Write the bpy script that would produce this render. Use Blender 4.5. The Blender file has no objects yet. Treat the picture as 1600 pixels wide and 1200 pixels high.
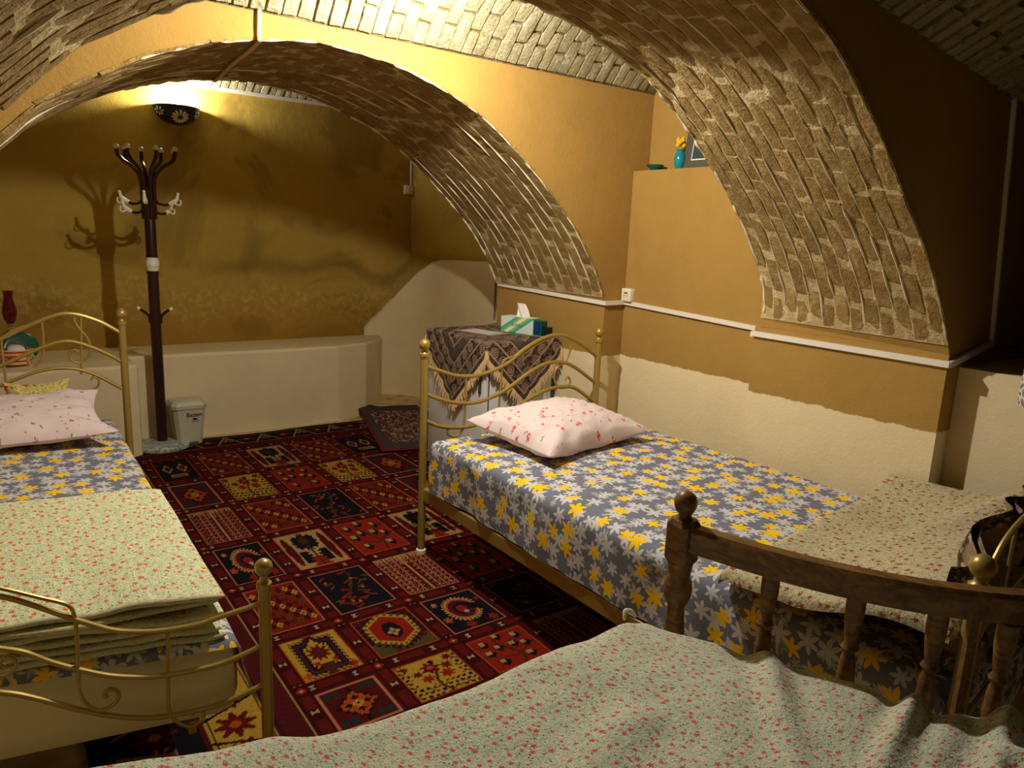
import bpy, math, random
import numpy as np
from mathutils import Vector, Matrix, noise
PI = math.pi
random.seed(7)
sc = bpy.context.scene
COL = sc.collection

# ------------------------------------------------------------------ camera, world, light
def make_camera():
    yaw, pitch, roll = math.radians(36.37), math.radians(11.6), math.radians(2.478)
    fw = Vector((math.sin(yaw)*math.cos(pitch), math.cos(yaw)*math.cos(pitch), -math.sin(pitch)))
    rt0 = Vector((math.cos(yaw), -math.sin(yaw), 0)); up0 = rt0.cross(fw)
    rt = rt0*math.cos(roll)+up0*math.sin(roll); up = -rt0*math.sin(roll)+up0*math.cos(roll)
    cd = bpy.data.cameras.new('camera'); cd.sensor_width = 36; cd.lens = 1134.386/1600*36
    cd.clip_start = .02
    co = bpy.data.objects.new('camera', cd); COL.objects.link(co)
    m = Matrix((rt, up, -fw)).transposed().to_4x4(); m.translation = (0, 0, 1.5)
    co.matrix_world = m; sc.camera = co
make_camera()
w = bpy.data.worlds.new('world'); sc.world = w; w.use_nodes = True
w.node_tree.nodes['Background'].inputs[0].default_value = (1, .8, .55, 1)
w.node_tree.nodes['Background'].inputs[1].default_value = .0
sc.view_settings.view_transform = 'Standard'; sc.view_settings.look = 'None'
sc.view_settings.gamma = 1; sc.view_settings.use_curve_mapping = False
sc.view_settings.exposure = 0.46
def point(name, loc, watts, col, r):
    ld = bpy.data.lights.new(name, 'POINT'); ld.energy = watts; ld.color = col; ld.shadow_soft_size = r
    o = bpy.data.objects.new(name, ld); COL.objects.link(o); o.location = loc; return o
LIGHT = (1.32, 2.28, 2.287)
point('ceiling_bulb_light', LIGHT, 75, (1, .955, .87), .022)
point('wall_lamp_light', (1.284, 5.985, 2.345), 32, (1, .98, .90), .025)

# ------------------------------------------------------------------ node helpers
class Mat:
    def __init__(s, name, rough=.8, spec=.3, metal=0):
        s.m = bpy.data.materials.new(name); s.m.use_nodes = True; s.nt = s.m.node_tree
        s.b = s.nt.nodes['Principled BSDF']
        s.b.inputs['Roughness'].default_value = rough; s.b.inputs['Metallic'].default_value = metal
        s.b.inputs['Specular IOR Level'].default_value = spec
        s._tc = None
    def n(s, t, **kw):
        nd = s.nt.nodes.new(t)
        for k, v in kw.items(): setattr(nd, k, v)
        return nd
    def link(s, a, b): s.nt.links.new(a, b)
    def put(s, sock, v):
        if isinstance(v, bpy.types.NodeSocket): s.link(v, sock)
        elif isinstance(v, (tuple, list)):
            v = tuple(v)
            sock.default_value = v if len(v) == len(sock.default_value) else (v+(1,))[:len(sock.default_value)]
        else: sock.default_value = v
    def tc(s, which='Object'):
        if s._tc is None: s._tc = s.n('ShaderNodeTexCoord')
        return s._tc.outputs[which]
    def math(s, op, a, b=0, c=None, clamp=False):
        nd = s.n('ShaderNodeMath', operation=op, use_clamp=clamp); s.put(nd.inputs[0], a); s.put(nd.inputs[1], b)
        if c is not None: s.put(nd.inputs[2], c)
        return nd.outputs[0]
    def vmath(s, op, a, b=(0, 0, 0), sc_=None):
        nd = s.n('ShaderNodeVectorMath', operation=op); s.put(nd.inputs[0], a); s.put(nd.inputs[1], b)
        if sc_ is not None: s.put(nd.inputs['Scale'], sc_)
        return nd.outputs[1] if op in ('LENGTH', 'DOT_PRODUCT', 'DISTANCE') else nd.outputs[0]
    def noise(s, scale, detail=3, rough=.55, coord=None, dist=0, out=0):
        nd = s.n('ShaderNodeTexNoise'); nd.inputs['Scale'].default_value = scale
        nd.inputs['Detail'].default_value = detail; nd.inputs['Roughness'].default_value = rough
        nd.inputs['Distortion'].default_value = dist
        s.link(coord if coord is not None else s.tc(), nd.inputs['Vector']); return nd.outputs[out]
    def maprange(s, v, a, b, c=0., d=1., smooth=True):
        nd = s.n('ShaderNodeMapRange', interpolation_type='SMOOTHSTEP' if smooth else 'LINEAR')
        s.put(nd.inputs[0], v)
        for i, q in enumerate((a, b, c, d)): s.put(nd.inputs[i+1], q)
        return nd.outputs[0]
    def mix(s, f, a, b, blend='MIX'):
        nd = s.n('ShaderNodeMix', data_type='RGBA', blend_type=blend)
        s.put(nd.inputs[0], f); s.put(nd.inputs[6], a); s.put(nd.inputs[7], b); return nd.outputs[2]
    def sep(s, v):
        nd = s.n('ShaderNodeSeparateXYZ'); s.put(nd.inputs[0], v); return nd.outputs
    def bump(s, h, strength=.5, dist=.01):
        nd = s.n('ShaderNodeBump'); nd.inputs['Strength'].default_value = strength
        nd.inputs['Distance'].default_value = dist; s.link(h, nd.inputs['Height'])
        s.link(nd.outputs[0], s.b.inputs['Normal'])
    def color(s, v): s.put(s.b.inputs['Base Color'], v); return s

def C(r, g, b):   # sRGB 0-255 to linear
    f = lambda c: (c/255/12.92) if c/255 <= .04045 else ((c/255+.055)/1.055)**2.4
    return (f(r), f(g), f(b), 1)

def plain(name, col, rough=.5, spec=.4, metal=0, bump=0, bs=60):
    m = Mat(name, rough, spec, metal)
    n = m.noise(bs, 3)
    m.color(m.mix(m.math('MULTIPLY', n, .25), col, tuple(c*.7 for c in col[:3])+(1,)))
    if bump: m.bump(n, bump, .004)
    return m.m

def plaster(name, upper, lower=None, dado=0, ragged=.02, marks=None, bump=.35, mottle=.35):
    m = Mat(name, .92, .1)
    big = m.noise(1.7, 4, .6); mid = m.noise(9, 5, .6); fine = m.noise(70, 4, .7)
    dk = tuple(c*.72 for c in upper[:3])+(1,)
    up = m.mix(m.math('MULTIPLY', m.maprange(big, .35, .7), mottle), upper, dk)
    up = m.mix(m.math('MULTIPLY', m.maprange(mid, .45, .75), mottle*.7), up, dk)
    if marks:   # darker / paler stains from noise, then a dark wavy band
        st = m.noise(1.1, 4, .6, dist=.8)
        up = m.mix(m.math('MULTIPLY', m.maprange(st, .52, .62), .45), up, marks[0])
        z = m.sep(m.tc())[2]
        zz = m.math('ADD', z, m.math('MULTIPLY', m.noise(2.5, 4, .6), .5))
        f = m.math('MULTIPLY', m.maprange(zz, 1.35, 1.12), m.maprange(zz, .85, 1.05))
        pk = m.math('MULTIPLY', f, m.maprange(m.noise(22, 4, .7), .45, .65))
        up = m.mix(m.math('MULTIPLY', pk, .5), up, marks[1])
        up = m.mix(m.math('MULTIPLY', m.maprange(zz, 1.22, .95), .5), up, marks[2])
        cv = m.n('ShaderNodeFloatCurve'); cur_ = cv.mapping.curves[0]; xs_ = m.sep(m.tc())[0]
        PTS = WAVY_BAND; x0_, x1_ = PTS[0][0], PTS[-1][0]
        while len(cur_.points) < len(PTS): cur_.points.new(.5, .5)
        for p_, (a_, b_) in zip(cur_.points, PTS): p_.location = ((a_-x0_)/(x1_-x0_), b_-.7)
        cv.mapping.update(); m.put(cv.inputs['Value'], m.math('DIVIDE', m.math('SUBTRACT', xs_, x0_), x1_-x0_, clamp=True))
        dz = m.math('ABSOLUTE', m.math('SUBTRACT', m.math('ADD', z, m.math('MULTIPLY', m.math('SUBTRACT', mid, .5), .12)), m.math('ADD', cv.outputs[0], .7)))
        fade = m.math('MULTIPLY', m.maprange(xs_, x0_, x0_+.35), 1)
        up = m.mix(m.math('MULTIPLY', m.math('MULTIPLY', m.maprange(dz, .11, .0), fade), .48), up, marks[0])
    if lower:
        z = m.sep(m.tc())[2]
        zz = m.math('ADD', z, m.math('MULTIPLY', m.math('SUBTRACT', m.noise(9, 5, .7), .5), ragged*2))
        lo = m.mix(m.math('MULTIPLY', m.maprange(m.noise(4, 5, .6), .4, .75), .3), lower, tuple(c*.8 for c in lower[:3])+(1,))
        lo = m.mix(m.math('MULTIPLY', m.maprange(m.noise(3, 6, .75, dist=1), .66, .7), .35), lo, C(150, 110, 50))
        up = m.mix(m.maprange(zz, dado-.003, dado+.003), lo, up)
    m.color(up)
    h = m.math('ADD', m.math('MULTIPLY', fine, .5), mid)
    m.bump(h, bump, .012)
    return m.m

WAVY_BAND = [(1.3,1.16),(1.63,1.15),(1.94,1.18),(2.21,1.14),(2.59,1.21),(2.77,1.12),(2.99,1.04),(3.15,1.12),(3.3,1.3)]  # course of the darker wavy band across the back wall
OCHRE = C(172, 136, 72); CREAM = C(232, 214, 174)
M = {}
M['ochre_wall'] = plaster('ochre_plaster', OCHRE, CREAM, .864)
M['ochre'] = plaster('ochre_plaster_plain', OCHRE)
M['back'] = plaster('ochre_back_plaster', C(188, 156, 72), marks=(C(116, 92, 40), C(212, 186, 118), C(150, 104, 34)))
M['cream'] = plaster('cream_plaster', CREAM, bump=.25, mottle=.25)
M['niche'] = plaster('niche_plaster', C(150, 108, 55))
def floor_mat():
    m = Mat('beige_floor', .6, .3)
    m.color(m.mix(m.maprange(m.noise(8, 4), .4, .7), C(214, 190, 140), C(176, 148, 98))); m.bump(m.noise(50, 3), .2, .004); return m.m
M['floor'] = floor_mat()

def brick_mat(name, a, b, c, bump=.7, streak=0):
    m = Mat(name, .95, .08)
    oi = m.n('ShaderNodeObjectInfo')
    geo = m.n('ShaderNodeNewGeometry')
    pos = geo.outputs['Position']
    n1 = m.noise(14, 5, .7, coord=pos); n2 = m.noise(60, 4, .75, coord=pos); n3 = m.noise(5, 3, .5, coord=pos)
    col = m.mix(oi.outputs['Random'], a, b)
    col = m.mix(m.maprange(n1, .45, .7), col, c)
    col = m.mix(m.math('MULTIPLY', m.maprange(n2, .52, .68), .7), col, tuple(x*.35 for x in a[:3])+(1,))
    if streak: col = m.mix(m.math('MULTIPLY', m.maprange(m.noise(30, 5, .8, coord=pos), .56, .66), streak), col, C(235, 220, 175))
    m.color(col); m.bump(m.math('ADD', m.math('MULTIPLY', n1, .6), n2), bump, .014); return m.m
M['arch_brick'] = brick_mat('arch_brick', C(158, 130, 78), C(140, 112, 64), C(178, 152, 102), streak=.35)
M['arch_mortar'] = brick_mat('arch_mortar', C(190, 166, 116), C(190, 166, 116), C(226, 208, 164), streak=.8)
M['arch_lime'] = plain('lime_mortar', C(232, 218, 184), .9, .1, 0, .4, 60)
M['white_brick'] = brick_mat('whitewashed_brick', C(172, 162, 126), C(152, 142, 106), C(186, 177, 148), .8)
M['white_mortar'] = brick_mat('vault_mortar', C(112, 98, 64), C(112, 98, 64), C(140, 126, 92), .6)
M['trunk'] = plain('white_plastic', C(236, 228, 214), .45)
M['brass'] = plain('gold_painted_metal', C(176, 150, 76), .38, .5, .4)
M['brown_metal'] = plain('dark_brown_metal', C(60, 32, 26), .25, .6, .3)
M['ivory'] = plain('ivory_plastic', C(240, 232, 205), .35)
M['black'] = plain('black_plastic', C(22, 22, 26), .4)
M['mattress'] = plain('cream_ticking', C(226, 214, 168), .8, .2, 0, .1, 200)
M['white_enamel'] = plain('white_enamel', C(226, 224, 226), .3)
M['grey'] = plain('grey_plastic', C(70, 72, 72), .5)

def wood_mat(name, a, b):
    m = Mat(name, .38, .45)
    v = m.n('ShaderNodeMapping'); v.inputs['Scale'].default_value = (14, 3, 14); m.link(m.tc(), v.inputs[0])
    n = m.noise(3, 6, .65, coord=v.outputs[0], dist=1.2)
    m.color(m.mix(m.maprange(n, .35, .65), a, b)); m.bump(n, .15, .004); return m.m
M['wood'] = wood_mat('dark_varnished_wood', C(138, 100, 52), C(92, 62, 32))
M['dark_wood'] = wood_mat('dark_wood', C(60, 40, 24), C(36, 24, 14))

def flower(m, uv, cell, R, rnd=.75, petals=6, seed=0., keep=1., sharp=.6):
    vor = m.n('ShaderNodeTexVoronoi', voronoi_dimensions='2D'); vor.inputs['Scale'].default_value = 1/cell
    vor.inputs['Randomness'].default_value = rnd
    u = m.vmath('ADD', uv, (seed, seed*1.7, 0)); m.link(u, vor.inputs['Vector'])
    d = m.vmath('SUBTRACT', u, vor.outputs['Position'])
    xyz = m.sep(d); ang = m.math('ARCTAN2', xyz[1], xyz[0])
    col = m.sep(vor.outputs['Color'])
    nf = m.vmath('MULTIPLY', d, (1, 1, 0)); r = m.vmath('LENGTH', nf)
    a = m.math('ADD', m.math('MULTIPLY', ang, petals/2), m.math('MULTIPLY', col[0], 6.3))
    tri = m.math('ABSOLUTE', m.math('SUBTRACT', m.math('MULTIPLY', m.math('FRACT', m.math('DIVIDE', a, PI)), 2), 1))   # 1 on a petal axis
    pet = m.math('POWER', tri, sharp)
    rad = m.math('MULTIPLY', m.math('ADD', m.math('MULTIPLY', pet, .74), .26), R)
    rad = m.math('MULTIPLY', rad, m.math('ADD', m.math('MULTIPLY', col[1], .4), .75))
    msk = m.math('LESS_THAN', r, rad)
    if keep < 1: msk = m.math('MULTIPLY', msk, m.math('LESS_THAN', col[2], keep))
    return msk, r, rad, col
def sheet_mat():
    m = Mat('star_flower_sheet', .85, .15); uv = m.tc('UV')
    base = C(118, 121, 136)
    w1 = flower(m, uv, .064, .034, .75, seed=3.1, sharp=.85)[0]
    w2 = flower(m, uv, .050, .019, .9, seed=7.7, keep=.6, sharp=.85)[0]
    y1, r, rad, _ = flower(m, uv, .104, .036, .7, petals=6, seed=1.3, keep=.9, sharp=.8)
    c = m.mix(w2, base, C(176, 174, 176)); c = m.mix(w1, c, C(206, 204, 206)); c = m.mix(y1, c, C(255, 204, 10))
    m.color(c); m.bump(m.noise(16, 3, .5), .25, .01); return m.m
M['sheet'] = sheet_mat()
def floral_mat(name, base, base2, red, sc_=1.):
    m = Mat(name, .9, .1); uv = m.tc('UV')
    n = m.noise(60, 3, .6, coord=uv)
    c = m.mix(m.maprange(n, .4, .6), base, base2)
    g = m.noise(260/sc_, 2, .5, coord=uv); c = m.mix(m.math('MULTIPLY', m.maprange(g, .56, .62), .8), c, C(112, 132, 66))
    dk = flower(m, uv, .016*sc_, .0034*sc_, 1, 2, 2.2, .45)[0]; c = m.mix(m.math('MULTIPLY', dk, .8), c, C(70, 74, 52))
    r2 = flower(m, uv, .026*sc_, .0050*sc_, 1, 3, 5.2, .5)[0]; c = m.mix(m.math('MULTIPLY', r2, .6), c, C(214, 130, 90))
    r1, r, rad, _ = flower(m, uv, .034*sc_, .0080*sc_, .9, 5, 9.4, .8, .6); c = m.mix(r1, c, red)
    m.color(c); m.bump(m.math('ADD', m.noise(110, 3, .6, coord=uv), m.noise(28, 3, .6, coord=uv)), .5, .006); return m.m
M['floral_a'] = floral_mat('small_floral_cotton_warm', C(230, 229, 192), C(206, 216, 176), C(226, 96, 58), .86)
M['floral_b'] = floral_mat('small_floral_cotton_grey', C(208, 194, 160), C(188, 174, 140), C(146, 70, 50), .9)
M['floral_c'] = floral_mat('small_floral_cotton_green', C(196, 204, 176), C(216, 212, 192), C(208, 88, 88), .95)
def pillow_mat():
    m = Mat('cherry_blossom_cotton', .85, .15); uv = m.tc('UV')
    c = C(226, 208, 207)
    lf = flower(m, uv, .06, .008, .9, 2, 4.2, .3, 1.)[0]; c = m.mix(lf, c, C(150, 140, 80))
    f1, r, rad, _ = flower(m, uv, .056, .0115, 1, 5, 1.2, .36, .5); c = m.mix(f1, c, C(206, 60, 90))
    f2 = flower(m, uv, .034, .006, 1, 4, 6.4, .28, .8)[0]; c = m.mix(f2, c, C(228, 110, 130))
    f3 = m.math('LESS_THAN', r, m.math('MULTIPLY', rad, .25)); c = m.mix(m.math('MULTIPLY', f3, f1), c, C(250, 220, 215))
    m.color(c); m.bump(m.noise(9, 3, .5, coord=uv), .3, .02); return m.m
M['pillow'] = pillow_mat()
def cloth_mat():
    m = Mat('brocade_tablecloth', .8, .2); uv = m.tc('UV'); x = m.sep(uv)
    # bands run parallel to the cloth's edges, uv measured from the centre
    e = m.math('MAXIMUM', m.math('ABSOLUTE', x[0]), m.math('ABSOLUTE', x[1]))
    base = m.mix(m.maprange(m.noise(45, 4, .7, coord=uv), .42, .6), C(38, 30, 30), C(112, 84, 74))
    ring, r, rad, col = flower(m, uv, .075, .034, .3, 2, 1.1, 1, .2)
    rg = m.math('MULTIPLY', m.math('GREATER_THAN', m.math('SINE', m.math('MULTIPLY', r, 560)), .35), m.math('LESS_THAN', r, .03))
    base = m.mix(m.math('MULTIPLY', rg, .7), base, C(196, 170, 140))
    st = m.math('GREATER_THAN', m.math('SINE', m.math('MULTIPLY', e, 88)), .9)
    band = m.math('GREATER_THAN', m.math('SINE', m.math('MULTIPLY', e, 29.3)), .35)
    base = m.mix(m.math('MULTIPLY', band, .8), base, m.mix(m.maprange(m.noise(120, 3, .7, coord=uv), .45, .55), C(50, 44, 42), C(92, 76, 66)))
    base = m.mix(m.math('MULTIPLY', st, .75), base, C(178, 148, 118))
    cen = m.math('LESS_THAN', e, .17)
    base = m.mix(m.math('MULTIPLY', cen, .7), base, m.mix(m.math('GREATER_THAN', m.math('SINE', m.math('MULTIPLY', x[0], 260)), .2), C(110, 62, 64), C(160, 120, 108)))
    m.color(base); return m.m
M['brocade'] = cloth_mat()
M['fringe'] = plain('beige_fringe', C(222, 190, 146), .9, .1)
def marble():
    m = Mat('grey_marble', .3, .5)
    n = m.noise(9, 6, .7, dist=2.5)
    m.color(m.mix(m.maprange(n, .4, .6), C(196, 204, 190), C(120, 132, 124))); return m.m
M['marble'] = marble()
def glass(name, col, rough=.08, trans=.8):
    m = Mat(name, rough, .5); m.color(col); m.b.inputs['Transmission Weight'].default_value = trans; return m.m
M['red_glass'] = glass('dark_red_glass', C(110, 12, 34), .1, .35)
M['bin_plastic'] = glass('frosted_bin_plastic', C(222, 216, 190), .45, .25)
M['turq'] = plain('turquoise_glaze', C(18, 140, 150), .15, .6)
M['green_glaze'] = plain('green_glaze', C(16, 100, 78), .15, .6)
M['yellow'] = plain('yellow_petals', C(245, 190, 20), .7)
M['tissue'] = plain('white_tissue', C(244, 240, 232), .9, .1)
M['grey_frame'] = plain('grey_picture_frame', C(84, 82, 66), .5)
M['white'] = plain('white_paint', C(238, 236, 226), .5)
M['dark_print'] = plain('dark_print', C(56, 70, 72), .4)
M['lamp_blue'] = plain('dark_blue_ceramic', C(24, 34, 62), .25, .6)
def emis(name, col, st):
    m = Mat(name); m.color(col); m.b.inputs['Emission Color'].default_value = col; m.b.inputs['Emission Strength'].default_value = st; return m.m
M['bulb'] = emis('lit_bulb', (1, .95, .8, 1), 60)
def attr_mat(name, rough=.95, bump=300):
    m = Mat(name, rough, .05); a = m.n('ShaderNodeAttribute'); a.attribute_name = 'Col'
    n = m.noise(bump, 2, .6)
    m.color(m.mix(m.math('MULTIPLY', m.maprange(n, .3, .7), .35), a.outputs['Color'], (0, 0, 0, 1))); m.bump(n, .4, .004); return m.m
M['rug'] = attr_mat('knotted_wool')
def cloth_dark():
    m = Mat('dark_patterned_cloth', .85, .1); uv = m.tc()
    c = m.mix(m.maprange(m.noise(14, 4, .6), .45, .56), C(150, 126, 98), C(74, 60, 48))
    c = m.mix(m.math('MULTIPLY', m.maprange(m.noise(34, 3, .6), .6, .64), .8), c, C(200, 172, 156)); m.color(c); m.bump(m.noise(8, 3), .5, .02); return m.m
M['dark_cloth'] = cloth_dark()
def curtain_mat():
    m = Mat('dotted_curtain_cotton', .9, .1); uv = m.tc('UV')
    vor = m.n('ShaderNodeTexVoronoi', voronoi_dimensions='2D'); vor.inputs['Scale'].default_value = 62; vor.inputs['Randomness'].default_value = .7
    m.link(uv, vor.inputs['Vector']); d = vor.outputs['Distance']
    ring = m.math('MULTIPLY', m.math('LESS_THAN', d, .34), m.math('GREATER_THAN', d, .15))
    m.color(m.mix(ring, C(214, 204, 190), C(40, 34, 40))); return m.m
M['curtain'] = curtain_mat()
def wicker():
    m = Mat('wicker', .8, .2); z = m.sep(m.tc())
    s = m.math('GREATER_THAN', m.math('SINE', m.math('MULTIPLY', z[2], 230)), .4)
    m.color(m.mix(s, C(226, 196, 140), C(196, 60, 40))); return m.m
M['wicker'] = wicker()

# ------------------------------------------------------------------ mesh helpers
class MB:
    def __init__(s): s.v = []; s.f = []; s.uv = None
    def add(s, vs, fs):
        b = len(s.v); s.v += [tuple(p) for p in vs]; s.f += [tuple(i+b for i in f) for f in fs]; return s
    def box(s, a, b, bev=0.):
        (x0, y0, z0), (x1, y1, z1) = a, b
        if not bev:
            return s.add([(x, y, z) for z in (z0, z1) for y in (y0, y1) for x in (x0, x1)],
                         [(0, 2, 3, 1), (4, 5, 7, 6), (0, 1, 5, 4), (2, 6, 7, 3), (0, 4, 6, 2), (1, 3, 7, 5)])
        bm = __import__('bmesh').new(); bmesh = __import__('bmesh')
        bmesh.ops.create_cube(bm, size=1)
        for v in bm.verts: v.co = Vector(((x0+x1)/2+v.co.x*(x1-x0), (y0+y1)/2+v.co.y*(y1-y0), (z0+z1)/2+v.co.z*(z1-z0)))
        bmesh.ops.bevel(bm, geom=bm.edges[:], offset=bev, segments=2, affect='EDGES', profile=.5)
        bm.verts.index_update()
        s.add([v.co[:] for v in bm.verts], [[v.index for v in f.verts] for f in bm.faces]); bm.free(); return s
    def obox(s, c, ax, hs):   # oriented box: centre, 3 axes, half sizes
        c = Vector(c); X, Y, Z = [Vector(a)*h for a, h in zip(ax, hs)]
        return s.add([c+X*i+Y*j+Z*k for k in (-1, 1) for j in (-1, 1) for i in (-1, 1)],
                     [(0, 2, 3, 1), (4, 5, 7, 6), (0, 1, 5, 4), (2, 6, 7, 3), (0, 4, 6, 2), (1, 3, 7, 5)])
    def tube(s, pts, r, n=10, smooth=True, cap=True):
        P = [Vector(p) for p in pts]
        rs = list(r) if isinstance(r, (list, tuple)) else [r]*len(P)
        if smooth and len(P) > 2: P, rs = catmull(P, rs, 5)
        T = [(P[min(i+1, len(P)-1)]-P[max(i-1, 0)]).normalized() for i in range(len(P))]
        u = T[0].orthogonal().normalized(); V = []; F = []
        for i, p in enumerate(P):
            u = (u-T[i]*u.dot(T[i])); u = u.normalized() if u.length > 1e-6 else T[i].orthogonal().normalized()
            v = T[i].cross(u)
            for k in range(n):
                a = 2*PI*k/n; V.append(p+(u*math.cos(a)+v*math.sin(a))*rs[i])
            if i:
                b = (i-1)*n
                for k in range(n): F.append((b+k, b+(k+1) % n, b+n+(k+1) % n, b+n+k))
        if cap: F.append(tuple(range(n))[::-1]); F.append(tuple(range(len(V)-n, len(V))))
        return s.add(V, F)
    def lathe(s, prof, c, n=20, a0=0, a1=2*PI, axis=None):
        c = Vector(c); full = abs(a1-a0-2*PI) < 1e-6; m = n if full else n+1; V = []; F = []
        Q = Vector(axis).normalized().to_track_quat('Z', 'Y') if axis else None
        for r, z in prof:
            for k in range(m):
                a = a0+(a1-a0)*k/n; p = Vector((max(r, 1e-5)*math.cos(a), max(r, 1e-5)*math.sin(a), z))
                V.append(c+(Q @ p if Q else p))
        for i in range(len(prof)-1):
            for k in range(n):
                k2 = (k+1) % m; F.append((i*m+k, i*m+k2, (i+1)*m+k2, (i+1)*m+k))
        if full:
            F.append(tuple(range(m))[::-1]); F.append(tuple(range(len(V)-m, len(V))))
        return s.add(V, F)
    def ball(s, c, r, n=14, sz=1):
        return s.lathe([(r*math.sin(PI*i/8), -r*sz*math.cos(PI*i/8)) for i in range(9)], c, n)
def catmull(P, R, k):
    Q = []; S = []
    for i in range(len(P)-1):
        p0, p1, p2, p3 = P[max(i-1, 0)], P[i], P[i+1], P[min(i+2, len(P)-1)]
        for j in range(k):
            t = j/k; Q.append(.5*((2*p1)+(p2-p0)*t+(2*p0-5*p1+4*p2-p3)*t*t+(3*p1-p0-3*p2+p3)*t**3)); S.append(R[i]*(1-t)+R[i+1]*t)
    Q.append(P[-1]); S.append(R[-1]); return Q, S
WL = {}
def build(name, mb, mat, parent=None, smooth=True, uv=None, origin=None, **props):
    me = bpy.data.meshes.new(name)
    o = bpy.data.objects.new(name, me)
    if parent is not None:
        off = WL[parent.name]; o.parent = parent; WLo = off
    else:
        off = Vector(origin) if origin is not None else Vector((0, 0, 0)); o.location = off; WLo = off
    me.from_pydata([tuple(Vector(p)-off) for p in mb.v], [], mb.f)
    me.materials.append(M[mat] if isinstance(mat, str) else mat)
    if uv is None: uv = mb.uv
    if uv is not None:
        ul = me.uv_layers.new(name='UVMap'); li = np.empty(len(me.loops), dtype=np.int32); me.loops.foreach_get('vertex_index', li)
        ul.data.foreach_set('uv', np.asarray(uv, dtype=np.float32)[li].ravel())
    if smooth:
        me.polygons.foreach_set('use_smooth', [True]*len(me.polygons)); me.set_sharp_from_angle(angle=math.radians(42))
    COL.objects.link(o); WL[o.name] = WLo
    for k, v in props.items(): o[k] = v
    return o
def thing(name, label, cat, loc, group=None):
    o = bpy.data.objects.new(name, None); o.empty_display_size = .05; COL.objects.link(o); o.location = loc; WL[o.name] = Vector(loc)
    o['label'] = label; o['category'] = cat
    if group: o['group'] = group
    return o
def single(name, mb, mat, label, cat, origin, group=None, **kw):
    o = build(name, mb, mat, origin=origin, **kw); o['label'] = label; o['category'] = cat
    if group: o['group'] = group
    return o
def struct(name, mb, mat, **kw):
    kw.setdefault('smooth', False)
    o = build(name, mb, mat, **kw); o['kind'] = 'structure'; return o
def grid(mb, nx, ny, fn, uvfn=None, flip=False):
    V = []; U = []
    for j in range(ny+1):
        for i in range(nx+1):
            V.append(fn(i/nx, j/ny)); U.append(uvfn(i/nx, j/ny) if uvfn else (i/nx, j/ny))
    F = [(j*(nx+1)+i, j*(nx+1)+i+1, (j+1)*(nx+1)+i+1, (j+1)*(nx+1)+i) for j in range(ny) for i in range(nx)]
    if flip: F = [f[::-1] for f in F]
    mb.add(V, F); mb.uv = (mb.uv or [])+U; return mb
def nz(x, y, z=0, s=1.): return noise.noise(Vector((x*s, y*s, z*s)))

# ------------------------------------------------------------------ arch profile
PROF = [(2.74, 1.15), (2.69, 1.27), (2.62, 1.385), (2.53, 1.51), (2.42, 1.625), (2.28, 1.752), (2.08, 1.91), (1.89, 2.03), (1.72, 2.10),
        (1.53, 2.158), (1.387, 2.184), (1.14, 2.20), (.945, 2.175), (.74, 2.13), (.53, 2.05), (.42, 1.99), (.3, 1.92), (.2, 1.85),
        (.09, 1.74), (-.08, 1.58), (-.25, 1.42), (-.42, 1.27), (-.5, 1.15)]
def resample(P, n):
    Q, _ = catmull([Vector((x, 0, z)) for x, z in P], [0]*len(P), 6)
    L = [0]
    for a, b in zip(Q, Q[1:]): L.append(L[-1]+(b-a).length)
    out = []
    for i in range(n+1):
        t = L[-1]*i/n; k = 0
        while k < len(L)-2 and L[k+1] < t: k += 1
        f = (t-L[k])/(L[k+1]-L[k]); out.append(Q[k].lerp(Q[k+1], f))
    return out, L[-1]
NP = 120
BASE, PL = resample(PROF, NP)
def prof_pt(s, Y, fn):   # s in metres from right springing
    t = min(max(s/PL*NP, 0), NP-1e-6); i = int(t); p = BASE[i].lerp(BASE[i+1], t-i)
    x, z = fn(p.x, p.z, Y); return Vector((x, Y, z))
YA0, YA1, YB0, YB1 = 2.902, 3.92, 1.134, 1.938
fA = lambda x, z, Y: (x, z)
def fB(x, z, Y):
    t = (Y-YB0)/(YB1-YB0); k = min(1, max(0, (z-1.15)/.5)); rt = min(1, max(0, (x-.9)/.3)); lf = min(1, max(0, (.9-x)/.8))
    near = (-.09*k*rt-.12*lf, -.02*k*rt+.02*lf); far = (.11*rt*(.4+.6*min(1, k*3)), .01*k*rt)
    return x+near[0]*(1-t)+far[0]*t, z+near[1]*(1-t)+far[1]*t
def arch(name, Y0, Y1, fn, ztop):
    mb = MB(); V = []
    for i in range(NP+1):
        s = PL*i/NP
        a = prof_pt(s, Y0, fn); b = prof_pt(s, Y1, fn)
        V += [(a.x, Y0, ztop), a, b, (b.x, Y1, ztop)]
    F = []
    for i in range(NP):
        for k in (0, 1, 2): F.append((i*4+k, i*4+k+1, (i+1)*4+k+1, (i+1)*4+k))
    a, b = V[1], V[2]; mb.add(V, F)
    mb.add([(3.5, Y0, ztop), (3.5, Y0, 1.145), (3.5, Y1, 1.145), (3.5, Y1, ztop), (a.x, Y0, ztop), a, b, (b.x, Y1, ztop)], [(0, 1, 5, 4), (1, 2, 6, 5), (2, 3, 7, 6)])
    return mb
def piers(mb, Y0, Y1, ztop):
    mb.box((2.74, Y0, 0), (3.5, Y1, 1.152)); mb.box((-1.0, Y0, 0), (-.5, Y1, 1.152)); mb.box((-1.0, Y0, 1.15), (-.72, Y1, ztop)); return mb

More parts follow.
